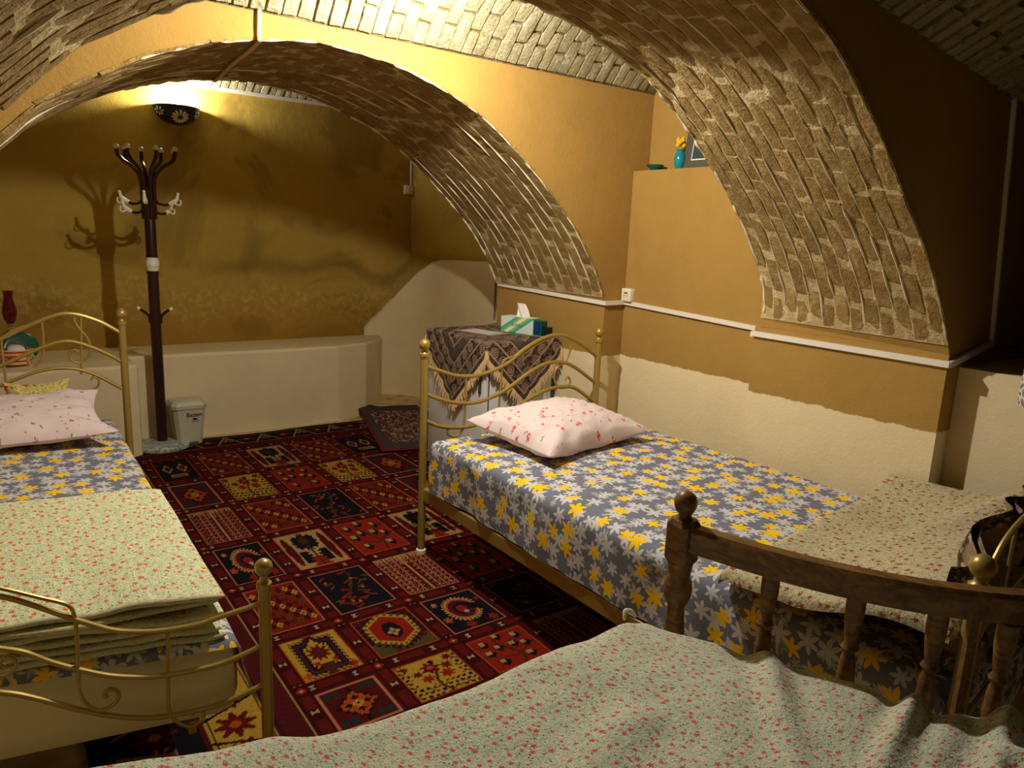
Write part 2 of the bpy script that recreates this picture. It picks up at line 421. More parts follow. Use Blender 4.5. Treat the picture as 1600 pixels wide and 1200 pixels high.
# bricks: shared variants, unit size, room side at +z
def brick_variants(n, rag=.035):
    out = []
    for q in range(n):
        rng = random.Random(100+q); V = []; nx, ny = 5, 2
        for j in range(ny+1):
            for i in range(nx+1):
                x = i/nx-.5; y = j/ny-.5; e = (i in (0, nx)) or (j in (0, ny))
                z = 1+(rng.uniform(-.28, -.05) if e else rng.uniform(-.06, .12))
                V.append((x*(.965 if e else 1)+rng.uniform(-.012, .012), y*(.98 if e else .8)+rng.uniform(-rag, rag), z))
        W = (nx+1)*(ny+1)
        F = [(j*(nx+1)+i, j*(nx+1)+i+1, (j+1)*(nx+1)+i+1, (j+1)*(nx+1)+i) for j in range(ny) for i in range(nx)]
        ring = [i for i in range(nx+1)]+[nx+(nx+1)*j for j in range(1, ny+1)]+[ny*(nx+1)+i for i in range(nx-1, -1, -1)]+[(nx+1)*j for j in range(ny-1, 0, -1)]
        for k in ring: V.append((V[k][0]*1.03, V[k][1]*1.06, -.6))
        m = len(ring)
        for k in range(m): F.append((ring[(k+1) % m], ring[k], W+k, W+(k+1) % m))
        me = bpy.data.meshes.new('brick'); me.from_pydata(V, [], F); out.append(me)
    return out
BV = {}
for nm in ('arch_brick', 'white_brick'):
    BV[nm] = brick_variants(6)
    for me in BV[nm]: me.materials.append(M[nm])
def put_brick(parent, kind, p, t, wdir, n, L, W, H):
    me = random.choice(BV[kind]); o = bpy.data.objects.new('brick', me)
    t = t.normalized(); n = (n-t*n.dot(t)).normalized(); wd = n.cross(t)
    m = Matrix((t*L, wd*W, n*H)).transposed().to_4x4(); m.translation = p
    o.parent = parent; o.matrix_local = m; COL.objects.link(o)

def arch_bricks(parent, Y0, Y1, fn, rings, blen, ranges, hgt=.0075, s_end=None):
    wdt = (Y1-Y0)/rings; cnt = 0
    for r in range(rings):
        y = Y0+(r+.5)*wdt
        for (s0, s1) in ranges:
            s = s0+random.uniform(0, blen*.6)*(1 if r % 2 else .3)
            if s0 < .2: s = s0+(blen*.5 if r % 2 else 0)
            if s > s0+.03 and s0 < .2 and cnt < 299:
                L = s-s0-.01; a = prof_pt(s0+L/2, y, fn); b = prof_pt(s0+L/2+.02, y, fn); t = b-a
                n = Vector((0, 1, 0)).cross(t); n = n if n.dot(Vector((1.12, y, 1.0))-a) > 0 else -n; put_brick(parent, 'arch_brick', a, t, None, n, L, wdt-.012, hgt); cnt += 1
            while s < s1-.05 and cnt < 300:
                L = min(blen*random.uniform(.85, 1.15), s1-s); mid = s+L/2
                a = prof_pt(mid-.02, y, fn); b = prof_pt(mid+.02, y, fn); t = b-a; n = (prof_pt(mid, y+.02, fn)-prof_pt(mid, y-.02, fn)).cross(t)
                if n.dot(Vector((1.12, y, 1.0))-a) < 0: n = -n
                jy = random.uniform(-.001, .001)
                put_brick(parent, 'arch_brick', (a+b)/2+Vector((0, jy, 0)), t, None, n, L-.003, wdt-random.uniform(.007, .012), hgt*random.uniform(.92, 1.1)); cnt += 1
                s += L
    # lime mortar squeezed out between the courses
    mb = MB()
    for r in range(1, rings):
        y = Y0+r*wdt; s = random.uniform(0.05, .2); 
        while s < PL-.3:
            L = random.uniform(.12, .5)
            if any(a <= s <= b for a, b in ranges) and random.random() < max(.12, .85-s*.45):
                pts = []; rr = []; k = max(3, int(L/.035))
                for i in range(k+1):
                    q = s+L*i/k; a = prof_pt(q, y, fn); n = (Vector((1.12, y, .9))-a).normalized()
                    pts.append(a+n*(hgt*1.0)+Vector((0, .0035*nz(q*9, r*3.3, 1), 0))); rr.append(max(.0008, .0056*(.6+.9*nz(q*14, r*5.1, 4)))*(0.3 if i in (0, k) else 1))
                mb.tube(pts, rr, 5, smooth=False)
            s += L+random.uniform(.02, .12)
    for y, rad in ((Y1-.012, .011), (Y0+.008, .005)):   # ragged lime edge
        s = .06
        while s < 2.6:
            L = random.uniform(.1, .35); k = int(L/.02)+2; pts = []; rr = []
            for i in range(k+1):
                q = s+L*i/k; a = prof_pt(q, y, fn); n = (Vector((1.12, y, .9))-a).normalized()
                pts.append(a+n*(hgt*.6)+Vector((0, .006*nz(q*13, 3.3, y), 0))); rr.append(rad*max(.15, .7+.9*nz(q*23, y*5.1, 4))*(0.3 if i in (0, k) else 1))
            mb.tube(pts, rr, 6, smooth=False); s += L+random.uniform(.01, .10)
    build('mortar_line', mb, 'arch_lime', parent=parent, kind='stuff')
    return cnt
def arch_structure(name, Y0, Y1, fn):
    st = struct(name, piers(arch('a', Y0, Y1, fn, 2.62), Y0, Y1, 2.62), 'ochre_wall')
    so = MB()
    grid(so, 80, 14, lambda u, v: prof_pt(.04+(PL-.08)*u, Y0-.003+(Y1-Y0+.006)*v, fn)+Vector((0, 0, 0))
         + (Vector((1.12, Y0-.003+(Y1-Y0+.006)*v, .9))-prof_pt(.04+(PL-.08)*u, Y0, fn)).normalized()*(.004+.004*nz(u*60, v*20, 3)))
    build('mortar_bed', so, 'arch_mortar', parent=st)
    return st
A = arch_structure('wall_far_arch', YA0, YA1, fA)
arch_bricks(A, YA0-.006, YA1+.006, fA, 13, .205, [(.05, 4.5)])
B = arch_structure('wall_near_arch', YB0, YB1, fB)
arch_bricks(B, YB0-.006, YB1+.006, fB, 13, .205, [(.05, 4.6)])

# ------------------------------------------------------------------ vaults
def vault(name, Y0, Y1, z0, h, X0, X1, brick_x, rows, blen, bw, from_far=True):
    m_, hf = (Y0+Y1)/2, (Y1-Y0)/2
    f = lambda x, y: z0(x)+h*(1-((y-m_)/hf)**2)
    mb = MB(); grid(mb, 60, 24, lambda u, v: (X0+(X1-X0)*u, Y0+(Y1-Y0)*v, f(X0+(X1-X0)*u, Y0+(Y1-Y0)*v)), flip=True)
    st = struct(name, mb, 'white_mortar', smooth=True)
    nb = int((brick_x[1]-brick_x[0])/bw); cnt = 0
    for i in range(nb):
        x = brick_x[0]+(i+.5)*bw
        y = Y1-.005 if from_far else Y0+.005; dr = -1 if from_far else 1
        for k in range(rows):
            L = blen*random.uniform(.9, 1.1)*(.55 if (k == 0 and i % 2) else 1)
            g = lambda yy: Vector((x, yy, f(x, yy)))
            d = (g(y+dr*.01)-g(y)).length/.01; y2 = y+dr*L/d
            if abs(y2-m_) > hf: break
            a, b = g(y), g(y2); t = b-a; n = Vector((1, 0, 0)).cross(t)
            if n.z > 0: n = -n
            if cnt < 300:
                put_brick(st, 'white_brick', (a+b)/2, t, None, n, t.length-.012, bw-random.uniform(.006, .011), .012*random.uniform(.6, 1.4)); cnt += 1
            y = y2
    return st
vault('ceiling', YB1, YA0, lambda x: 2.262, .30, -1, 3.5, (.15, 2.95), 4, .20, .060)
vault('ceiling_far', YA1, 6.1, lambda x: 2.505, .33, -1, 3.5, (.7, 2.6), 3, .2, .06)
vault('ceiling_near', -1.3, YB0, lambda x: 2.225-.115*(x-1.12), .34, -1, 3.5, (1.45, 3.2), 7, .2, .056)

# ------------------------------------------------------------------ walls and floor
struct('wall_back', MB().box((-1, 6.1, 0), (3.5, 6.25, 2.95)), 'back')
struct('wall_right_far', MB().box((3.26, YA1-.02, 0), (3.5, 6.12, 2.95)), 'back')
mb = MB().box((2.886, YB1-.02, 0), (3.5, YA0+.02, 1.862)); mb.box((3.0, YB1-.02, 1.85), (3.5, YA0+.02, 2.62))
struct('wall_right', mb, 'ochre_wall')
struct('wall_left', MB().box((-1, -4.5, 0), (-.65, 6.12, 2.95)), 'ochre_wall')
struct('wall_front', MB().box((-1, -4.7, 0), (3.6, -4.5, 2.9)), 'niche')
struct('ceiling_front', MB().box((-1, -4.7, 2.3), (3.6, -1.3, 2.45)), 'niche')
mb = MB().box((2.84, -4.5, 0), (3.55, YB0+.0, 1.1), 0)
struct('wall_near_right', mb, 'cream')
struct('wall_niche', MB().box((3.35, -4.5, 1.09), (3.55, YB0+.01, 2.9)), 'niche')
fl = MB().box((-1, -4.5, -.1), (3.5, 6.12, 0)); FL = struct('floor', fl, 'floor')
for i in range(9):
    x = .95+i*.2
    build('tile', MB().box((x+.004, 5.02+.03*(i % 2), .0), (x+.194, 5.30, .005), .0015), 'floor', parent=FL, smooth=False)

# cream plaster buttress filling the far corner
mb = MB(); path = []
pts2 = [(2.60, 5.69), (2.72, 5.66), (2.86, 5.58), (2.96, 5.44), (3.01, 5.25), (3.015, 5.0), (3.015, 4.6), (3.015, 4.2), (3.015, 3.93)]
hts = [.66, .80, .98, 1.15, 1.26, 1.285, 1.295, 1.30, 1.30]
Q, S = catmull([Vector((x*1.07, y*1.07, 0)) if y > 4 else Vector((3.23, 3.93, 0)) for x, y in pts2], [1.5+(h-1.5)*1.07 for h in hts], 6)
V = []; F = []
for i, (q, h) in enumerate(zip(Q, S)):
    wob = .012*nz(i*.5, 0, 5); T = (Q[min(i+1, len(Q)-1)]-Q[max(i-1, 0)]).normalized(); nrm = Vector((-T.y, T.x, 0))
    if nrm.dot(Vector((1.5, 4, 0))-q) < 0: nrm = -nrm
    a = q+nrm*.02; bk = q-nrm*.06
    V += [(a.x, a.y, 0), (a.x, a.y, h-.02+wob), (q.x, q.y, h+wob), (bk.x, bk.y, h+wob)]
for i in range(len(Q)-1):
    for k in range(3): F.append((i*4+k, i*4+k+1, (i+1)*4+k+1, (i+1)*4+k))
mb.add(V, F); struct('wall_corner_plaster', mb, 'cream', smooth=True)

# masonry bench along the back wall with a projecting left part and rounded right end
out = [(-.648, 6.098), (-.648, 4.98), (.70, 4.98), (.75, 5.0), (.76, 5.03), (.76, 5.30), (1.2, 5.29), (1.8, 5.25), (2.2, 5.27), (2.48, 5.38), (2.70, 5.62), (2.85, 5.85), (2.93, 6.098)]
mb = MB(); V = []; F = []; n = len(out)
for x, y in out: V += [(x, y, 0), (x, y, .585-.07*max(0, y-5.3))]
def inset(x, y): return (x-.012 if .7 < x else x, y+.014 if y < 5.6 else y)
for x, y in out: a = inset(x, y); V.append((a[0], a[1], .602-.07*max(0, y-5.3)+.006*nz(x, y, 1, 4)))
for i in range(n):
    j = (i+1) % n; F.append((i*2, j*2, j*2+1, i*2+1)); F.append((i*2+1, j*2+1, 2*n+j, 2*n+i))
F.append(tuple(range(2*n, 3*n)))
mb.add(V, F)
single('masonry_bench', mb, 'cream', 'long cream plastered masonry bench running along the back wall', 'bench', (1, 5.5, 0), smooth=False)

# wooden batten standing in the dark corner by the far pier
mb = MB().tube([(3.23, 4.62, .85), (3.225, 4.62, 1.327)], .028, 8, smooth=False)
single('wooden_batten', mb, 'wood', 'short upright wooden batten on the wall in the dark gap behind the far pier', 'batten', (3.23, 4.62, .85))

# ------------------------------------------------------------------ trunking, sockets
def trunk_seg(mb, a, b, w=.011, d=.008):
    a, b = Vector(a), Vector(b); t = (b-a).normalized(); up = Vector((0, 0, 1)) if abs(t.z) < .9 else Vector((0, 1, 0))
    s_ = t.cross(up).normalized(); u = s_.cross(t); mb.obox((a+b)/2, (t, u, s_), ((b-a).length/2+.004, w, d))
t = thing('cable_trunking', 'white cable trunking running along the right wall round both brick piers', 'trunking', (2.8, 2.4, 1.14))
segs = [((2.733, 3.90, 1.183), (2.733, 2.895, 1.158)), ((2.733, 2.893, 1.158), (2.875, 2.893, 1.160)), ((2.879, 2.89, 1.160), (2.879, 1.95, 1.122)),
        ((2.879, 1.945, 1.117), (2.735, 1.945, 1.117)), ((2.733, 1.94, 1.121), (2.733, 1.128, 1.118)), ((2.735, 1.127, 1.118), (3.06, 1.127, 1.178))]
for a, b in segs:
    mb = MB(); trunk_seg(mb, a, b); build('trunking_length', mb, 'trunk', parent=t, smooth=False)
mb = MB(); trunk_seg(mb, (3.06, 1.127, 1.19), (2.90, 1.127, 2.02), .007, .006)
single('vertical_trunking', mb, 'trunk', 'thin vertical cable trunking in the shadow on the near pier', 'trunking', (3.0, 1.127, 1.2), smooth=False)
mb = MB(); trunk_seg(mb, (1.42, 6.09, 2.492), (3.24, 6.09, 2.492), .012, .01)
single('high_trunking', mb, 'trunk', 'white cable trunking high on the back wall right of the wall lamp', 'trunking', (1.4, 6.09, 2.49), smooth=False)
t = thing('back_socket', 'small white socket box with a thin conduit in the far right corner', 'socket', (3.23, 6.06, 1.82))
mb = MB(); trunk_seg(mb, (3.245, 6.085, 1.895), (3.245, 6.085, 2.48), .007, .007); build('conduit', mb, 'trunk', parent=t, smooth=False)
build('box', MB().box((3.175, 6.05, 1.82), (3.255, 6.10, 1.90), .004), 'trunk', parent=t)
build('socket_face', MB().box((3.19, 6.045, 1.833), (3.24, 6.051, 1.887), .002), 'ivory', parent=t)
t = thing('wall_socket', 'small white power socket above the trunking beside the far pier', 'socket', (2.87, 2.99, 1.2))
build('box', MB().box((2.852, 2.825, 1.170), (2.887, 2.895, 1.240), .004), 'ivory', parent=t)
mb = MB()
for dy in (-.010, .010): mb.lathe([(.003, -.001), (.003, .001)], (2.851, 2.86+dy, 1.2), 8, axis=(1, 0, 0))
mb.box((2.850, 2.847, 1.212), (2.8525, 2.873, 1.219))
build('socket_holes', mb, 'grey', parent=t, smooth=False)
mb = MB(); mb.tube([(.91, 2.893, 2.30), (.905, 2.893, 2.185), (.91, 2.93, 2.158), (.95, 3.4, 2.163), (1.0, 3.91, 2.172), (1.02, 3.93, 2.30)], .008, 6)
single('arch_cable', mb, 'fringe', 'thin beige cable strip crossing under the crown of the far arch', 'cable', (.91, 2.9, 2.2))

# ------------------------------------------------------------------ wall lamp
t = thing('wall_lamp', 'dark blue half-bowl wall lamp with white petal pattern glowing upward', 'lamp', (1.284, 6.10, 2.31))
LX, LY, LZ, LR = 1.284, 6.098, 2.318, .158
pr = [(LR*math.cos(a), -LR*.80*math.sin(a)) for a in [i*PI/2/10 for i in range(11)]]
mb = MB(); mb.lathe(pr+[(r*.93, z*.93) for r, z in pr[::-1]], (LX, LY, LZ), 24, PI, 2*PI); build('bowl', mb, 'lamp_blue', parent=t)
mb = MB(); mb.tube([(LX+LR*math.cos(a), LY+LR*math.sin(a), LZ) for a in [PI+PI*i/16 for i in range(17)]], .006, 6, smooth=False)
build('rim', mb, 'lamp_blue', parent=t)
def petal(parent, az, el, ang, ln, wd):
    d = lambda a, e: Vector((math.cos(a)*math.cos(e), math.sin(a)*math.cos(e), -math.sin(e)*.80))
    c = d(az, el); ex = (d(az+.05, el)-d(az-.05, el)).normalized(); ey = (d(az, el-.05)-d(az, el+.05)).normalized(); nn = ex.cross(ey).normalized()
    if nn.dot(c) < 0: nn = -nn
    mb = MB(); V = []; k = 8
    for i in range(k):
        a = 2*PI*i/k; lx = ln*.5*math.cos(a); ly = wd*.5*math.sin(a)*(1+.5*math.cos(a))
        V.append(Vector((LX, LY, LZ))+c*LR*1.012+ex*(lx*math.cos(ang)-ly*math.sin(ang))+ey*(lx*math.sin(ang)+ly*math.cos(ang)))
    mb.add(V+[v+nn*.004 for v in V], [tuple(range(k, 2*k))]+[(i, (i+1) % k, k+(i+1) % k, k+i) for i in range(k)])
    build('petal', mb, 'white', parent=parent, smooth=False)
for i in range(12):
    a = 2*PI*i/12; petal(t, 1.5*PI+.30*math.cos(a), .66-.26*math.sin(a), a, .044, .017)
for sx in (-1, 1):
    for i in range(7):
        a = 2*PI*i/7; petal(t, 1.5*PI+sx*1.05+.20*math.cos(a), .34-.16*math.sin(a), a, .026, .012)
mb = MB().ball((LX, LY-.07, LZ+.0), .03, sz=1.2); build('bulb', mb, 'bulb', parent=t)

# ------------------------------------------------------------------ coat rack
RX, RY = .90, 5.155
t = thing('coat_rack', 'tall dark brown coat rack with cream knobs on a round marble foot', 'coat rack', (RX, RY, 0))
build('base', MB().lathe([(.0, 0), (.165, 0), (.175, .01), (.175, .028), (.165, .036), (.08, .042), (.04, .05), (0, .05)], (RX, RY, 0.0), 40), 'marble', parent=t)
build('pole', MB().lathe([(.033, .04), (.033, 1.16), (.037, 1.163), (.037, 1.172), (.033, 1.175), (.033, 1.26), (.037, 1.263), (.037, 1.272), (.033, 1.276), (.033, 1.58), (.028, 1.62), (.018, 1.70), (0.001, 1.70)], (RX, RY, 0), 20), 'brown_metal', parent=t)
build('collar', MB().lathe([(.034, 1.176), (.036, 1.18), (.036, 1.195), (.041, 1.20), (.043, 1.22), (.041, 1.24), (.036, 1.245), (.036, 1.26), (.034, 1.262)], (RX, RY, 0), 20), 'ivory', parent=t)
def P2(a, r, z): return (RX+r*math.cos(a), RY+r*math.sin(a), z)
for i, a in enumerate([2.22, -3.10, 1.57, -2.40, .85, -1.40, -.33, .10]):
    tp = 1.925 if i % 2 == 0 else 1.915
    ar = build('arm', MB().tube([P2(a, .034, 1.50), P2(a, .035, 1.60), P2(a, .036, 1.70), P2(a, .045, 1.76), P2(a, .085, 1.815), P2(a, .135, 1.85), P2(a, .160, 1.88), P2(a, .164, tp)], .0115, 8), 'brown_metal', parent=t)
    build('knob', MB().ball(P2(a, .164, tp+.008), .0165, 12), 'ivory', parent=ar)
for i, a in enumerate([-.45, .5, 2.6, 3.55, 4.4, 1.5]):
    dz = 0 if i % 2 else .055
    ar = build('hook_arm', MB().tube([P2(a, .036, 1.64+dz), P2(a, .037, 1.58+dz), P2(a, .055, 1.545+dz), P2(a, .095, 1.535+dz), P2(a, .125, 1.545+dz)], .0085, 8), 'brown_metal', parent=t)
    mb = MB().tube([P2(a, .12, 1.543+dz), P2(a, .145, 1.555+dz), P2(a, .165, 1.575+dz), P2(a, .172, 1.60+dz)], [.012, .015, .011, .007], 8)
    mb.ball(P2(a, .174, 1.606+dz), .010, 10); mb.tube([P2(a, .15, 1.55+dz), P2(a, .175, 1.538+dz), P2(a, .19, 1.55+dz), P2(a, .185, 1.572+dz)], .005, 6)
    build('hook', mb, 'ivory', parent=ar)
for a in (-.45, 2.75):
    ar = build('peg', MB().tube([P2(a, .032, .84), P2(a, .036, .88), P2(a, .055, .905), P2(a, .09, .93)], .009, 8), 'brown_metal', parent=t)
    build('knob', MB().ball(P2(a, .097, .934), .014, 12), 'ivory', parent=ar)

# ------------------------------------------------------------------ waste bin
t = thing('waste_bin', 'small frosted white pedal bin against the back bench beside the coat rack', 'bin', (1.075, 5.19, 0))
bx, by = 1.068, 5.175
def ring_bin(z, w_, d): return [(bx-w_, by+d, z), (bx-w_*1.0, by-d*.7, z), (bx-w_*.75, by-d, z), (bx+w_*.75, by-d, z), (bx+w_, by-d*.7, z), (bx+w_, by+d, z)]
def loft(rings, cap=True):
    mb = MB(); k = len(rings[0]); V = [p for r in rings for p in r]; F = []
    for i in range(len(rings)-1):
        for j in range(k): F.append((i*k+j, i*k+(j+1) % k, (i+1)*k+(j+1) % k, (i+1)*k+j))
    if cap: F.append(tuple(range(k))[::-1]); F.append(tuple(range(len(V)-k, len(V))))
    return mb.add(V, F)
build('bucket', loft([ring_bin(0.006, .078, .07), ring_bin(.04, .08, .075), ring_bin(.255, .102, .09), ring_bin(.262, .102, .09)]), 'bin_plastic', parent=t, smooth=False)
build('lid', loft([ring_bin(.262, .112, .098), ring_bin(.285, .113, .099), ring_bin(.305, .10, .088), ring_bin(.315, .075, .065)]), 'bin_plastic', parent=t, smooth=False)
build('pedal', MB().box((bx-.03, by-.11, .012), (bx+.045, by-.072, .03), .005), 'grey', parent=t)
def text_mesh(txt, size, depth=.0006):
    cu = bpy.data.curves.new('t', 'FONT'); cu.body = txt; cu.size = size; cu.extrude = depth; cu.align_x = 'CENTER'
    o = bpy.data.objects.new('t', cu); COL.objects.link(o); dg = bpy.context.evaluated_depsgraph_get(); dg.update()
    me = bpy.data.meshes.new_from_object(o.evaluated_get(dg)); bpy.data.objects.remove(o); return me
def put_text(txt, size, loc, xa, up, mat, parent, name='lettering'):
    me = text_mesh(txt, size); me.materials.clear(); me.materials.append(M[mat] if isinstance(mat, str) else mat); o = bpy.data.objects.new(name, me); COL.objects.link(o)
    xa = Vector(xa).normalized(); up = Vector(up).normalized(); m = Matrix((xa, up, xa.cross(up))).transposed().to_4x4(); m.translation = Vector(loc)-WL[parent.name]
    o.parent = parent; o.matrix_local = m; return o
put_text('Bazen', .042, (bx+.025, by-.0905, .208), (1, 0, 0), (0, -.08, 1), 'black', t)
mb = MB().lathe([(.016, 0), (.016, .001)], (bx+.03, by-.087, .19), 14, axis=(0, -1, 0)); mb.v = [(x, y, .19+(z-.19)*.45) for x, y, z in mb.v]
build('badge', mb, 'black', parent=t, smooth=False)
build('badge', MB().box((bx+.005, by-.0865, .172), (bx+.055, by-.0855, .175)), 'black', parent=t, smooth=False)

# ------------------------------------------------------------------ rugs (woven print as a point colour on a fine grid)
def srgb(c): return np.array(C(*c)[:3])
PAL = dict(mar=srgb((104, 28, 26)), red=srgb((176, 44, 26)), dred=srgb((120, 30, 28)), nav=srgb((34, 28, 36)), crm=srgb((214, 172, 104)), org=srgb((214, 92, 34)),
           pnk=srgb((224, 140, 104)), brn=srgb((90, 52, 30)), tea=srgb((40, 66, 60)), wht=srgb((222, 190, 150)), yel=srgb((226, 176, 66)), plum=srgb((96, 34, 48)), olv=srgb((104, 84, 46)))
def cell_img(tp, n, m, rng):
    u, v = np.meshgrid(np.linspace(-1, 1, n), np.linspace(-1, 1, m), indexing='ij')   # u across, v away
    p = PAL; z = np.ones((n, m, 3)); r = np.hypot(u, v); th = np.arctan2(v, u)
    def S(mask, c): z[mask] = p[c]
    tooth = .05*np.sign(np.sin(th*26)); tx = .05*np.sign(np.sin(u*40)); ty = .05*np.sign(np.sin(v*40))
    def blob(x, y, R, c, k=0, q=8): S(np.hypot(u-x, v-y) < R*(1+.25*np.cos(q*np.arctan2(v-y, u-x)+k)), c)
    if tp == 'comb':
        z[:] = p['mar']; S((np.abs(np.mod(u*4.5, 1)-.5) < .09), 'pnk')
        ph = np.mod(v*5+np.abs(np.mod(u*4.5, 1)-.5)*1.6, 1); S((ph < .22) & (np.abs(u) > .0), 'pnk')
        S((np.abs(u) < .16) & (v < .5), 'mar'); S((np.abs(u) < .03), 'crm'); S((v > .8) & (tx > 0), 'crm')
    elif tp == 'paisley':
        z[:] = p['nav']; blob(-.75, -.3, .14, 'org', q=5); blob(-.7, .65, .1, 'pnk'); blob(.7, -.75, .16, 'red', q=6); blob(-.2, -.8, .15, 'red', q=6); blob(.85, .4, .1, 'red')
        R1 = np.hypot((u-.05)/.62, (v-.1)/.68); tt = .07*np.sign(np.sin(np.arctan2(v-.1, u-.05)*30))
        gap = (u > .1) & (np.abs(v-.3+.5*(u-.1)) < .2)
        S((R1 < 1+tt) & ~gap, 'crm'); S((R1 < .86) & ~gap, 'org'); S((R1 < .74) & ~gap, 'plum'); S((R1 < .45), 'nav'); S((R1 < .3), 'red'); blob(.1, -.1, .09, 'wht', q=4)
    elif tp == 'cypress':
        z[:] = p['crm']
        blob(0, .42, .42, 'nav', q=14); S((np.abs(v-.42) < .35) & (np.abs(u) < .42+ty), 'nav'); blob(0, .45, .2, 'brn', q=8)
        S((np.abs(u) < .55) & (v < -.1) & (v > -.75) & (np.abs(u) > .12+ty+(v+.75)*.15), 'nav')
        S((np.abs(u) < .34+ty-(v+1)*.25) & (v < -.45), 'red'); S(np.abs(u) < .05, 'brn')
        for sx in (-1, 1): S((((u-sx*.76)/.16)**2+(v/.85)**2 < 1), 'mar')
        S((np.abs(u) > .93) | (np.abs(v) > .95), 'pnk')
    elif tp == 'heart':
        z[:] = p['yel']; R = np.maximum(np.abs(u)*1.15, np.abs(v+.05)-.35*np.exp(-(u/.18)**2)*(v > 0)) + .06*np.sign(np.sin((u+v)*36))
        S(R < .86, 'nav'); R = R-.06*np.sign(np.sin((u+v)*36)); S((R < .74) & (R > .62), 'plum'); S(R < .48+tooth, 'yel')
        S((np.abs(u) < .12+.3*np.abs(v+.9)) & (v < -.45), 'brn'); blob(0, .1, .34, 'dred', q=10); blob(0, .1, .1, 'tea')
        blob(-.8, -.8, .14, 'org'); blob(.8, -.8, .14, 'red'); blob(-.3, -.4, .1, 'red'); blob(.35, -.35, .1, 'red')
    elif tp == 'stems':
        z[:] = p['nav']; S((np.abs(u-.35*np.sin(v*2.2)) < .06), 'brn')
        for i in range(26):
            a, b = rng.uniform(-.85, .85, 2); q = rng.uniform(-1, 1)
            S((np.abs((u-a)+(v-b)*q*.5) < .14) & (np.abs((v-b)-(u-a)*q*.7) < .035), 'red' if i % 3 else 'olv')
        for i in range(5): blob(*rng.uniform(-.7, .7, 2), .045, 'pnk')
    elif tp == 'niche':
        z[:] = p['mar']; S(v < -.35, 'olv')
        for i in range(8): blob(rng.uniform(-.9, .9), rng.uniform(-.9, -.5), .12, 'dred', q=5)
        R = np.maximum(np.abs(u)*.95, np.abs(v-.15)*.8+np.abs(u)*.5); S(R < .86+tooth, 'nav'); S(R < .78, 'olv'); S(R < .70+tooth, 'yel'); S(R < .6, 'red')
        S(((u/.3)**2+((v-.1)/.42)**2 < 1), 'nav'); blob(0, .0, .17, 'crm', q=4); blob(0, 0, .07, 'brn')
    elif tp == 'tree':
        z[:] = p['yel']; S((np.abs(np.mod(u*5+np.sign(np.sin(v*22))*.2, 1)-.5) < .3) & ((v < -.35) | (np.abs(u) > .72)) & (np.sin(v*30+u*4) > -.4), 'nav')
        S((np.abs(u-.1*np.sin(v*4)) < .05) & (v < .6), 'brn')
        for x, y, R, c in ((0, .45, .26, 'dred'), (-.5, .3, .15, 'dred'), (.5, .35, .16, 'dred'), (-.3, -.05, .18, 'red'), (.35, -.05, .2, 'red'), (-.75, .75, .12, 'dred'), (.7, .75, .14, 'dred'), (.15, .75, .1, 'nav')): blob(x, y, R, c, q=7)
        blob(0, .45, .1, 'org')
    elif tp == 'diamond':
        z[:] = p['mar']; R = np.abs(u)/.6+np.abs(v)/.62; S(R < 1.2+.09*np.sign(np.sin(u*34)), 'nav'); S(R < 1+.07*np.sign(np.sin(u*34)), 'org'); S((np.abs(u) < .04) & (np.abs(v) > .6), 'nav')
        for a in range(4): blob(.3*math.cos(a*PI/2+.0), .3*math.sin(a*PI/2), .1, 'nav', q=4)
        blob(0, 0, .16, 'yel', q=4); blob(0, 0, .07, 'nav')
        for x in (-.72, -.45, .45, .72):
            for y in (-.7, .7): S((np.abs(u-x) < .09) & (np.abs(v-y) < .16), 'tea')
        S((np.abs(u) > .95) | (np.abs(v) > .95), 'pnk')
    elif tp == 'dots':
        z[:] = p['red']*.75
        for i in range(-5, 7):
            for j in range(-4, 5):
                x = i*.26+j*.0; y = j*.24
                s_ = (i+j) % 5; c = ('yel', 'nav', 'dred', 'olv', 'nav')[s_]
                if abs(x) < .92 and abs(y) < .95: blob(x, y, .1, c, q=4); blob(x, y, .04, 'mar', q=4)
    elif tp == 'buds':
        z[:] = p['red']; S((np.abs(u+.2*np.sin(v*3)) < .05), 'brn'); S((np.abs(v-.1-np.abs(u)*.5) < .035) | (np.abs(v+.5-np.abs(u)*.5) < .035), 'brn')
        for x, y in ((-.6, .6), (.6, .6), (-.65, 0), (.65, 0), (-.5, -.6), (.5, -.6), (0, .8), (-.25, .2), (.28, .15)):
            S((np.abs(u-x)+np.abs(v-y)*.8 < .2), 'nav'); S((np.abs(u-x+.05) < .09) & (np.abs(v-y-.08) < .1), 'crm')
    elif tp == 'bird':
        z[:] = p['nav']
        for sx in (-1, 1):
            S((np.abs(u-sx*.4)/.3+np.abs(v-.1)/.4 < 1), 'crm'); S((np.abs(u-sx*.4)/.2+np.abs(v-.1)/.27 < 1), 'mar')
        S((np.abs(v+.55) < .12) & (np.abs(u) < .45), 'crm'); S((np.abs(v+.55) < .06) & (np.abs(u) < .35), 'red')
        for i in range(8): blob(*rng.uniform(-.9, .9, 2), .09, 'dred')
    return z
def rug_object(name, label, gx, gy, layout, res, z, xform=None, border=None, props=None):
    x0, x1, y0, y1 = gx[0], gx[-1], gy[0], gy[-1]
    nx = int((x1-x0)/res); ny = int((y1-y0)/res)
    img = np.zeros((nx+1, ny+1, 3)); img[:] = PAL['mar']; rng = np.random.RandomState(5)
    xs = x0+np.arange(nx+1)*res; ys = y0+np.arange(ny+1)*res
    border(img, xs, ys, rng)
    return img, xs, ys
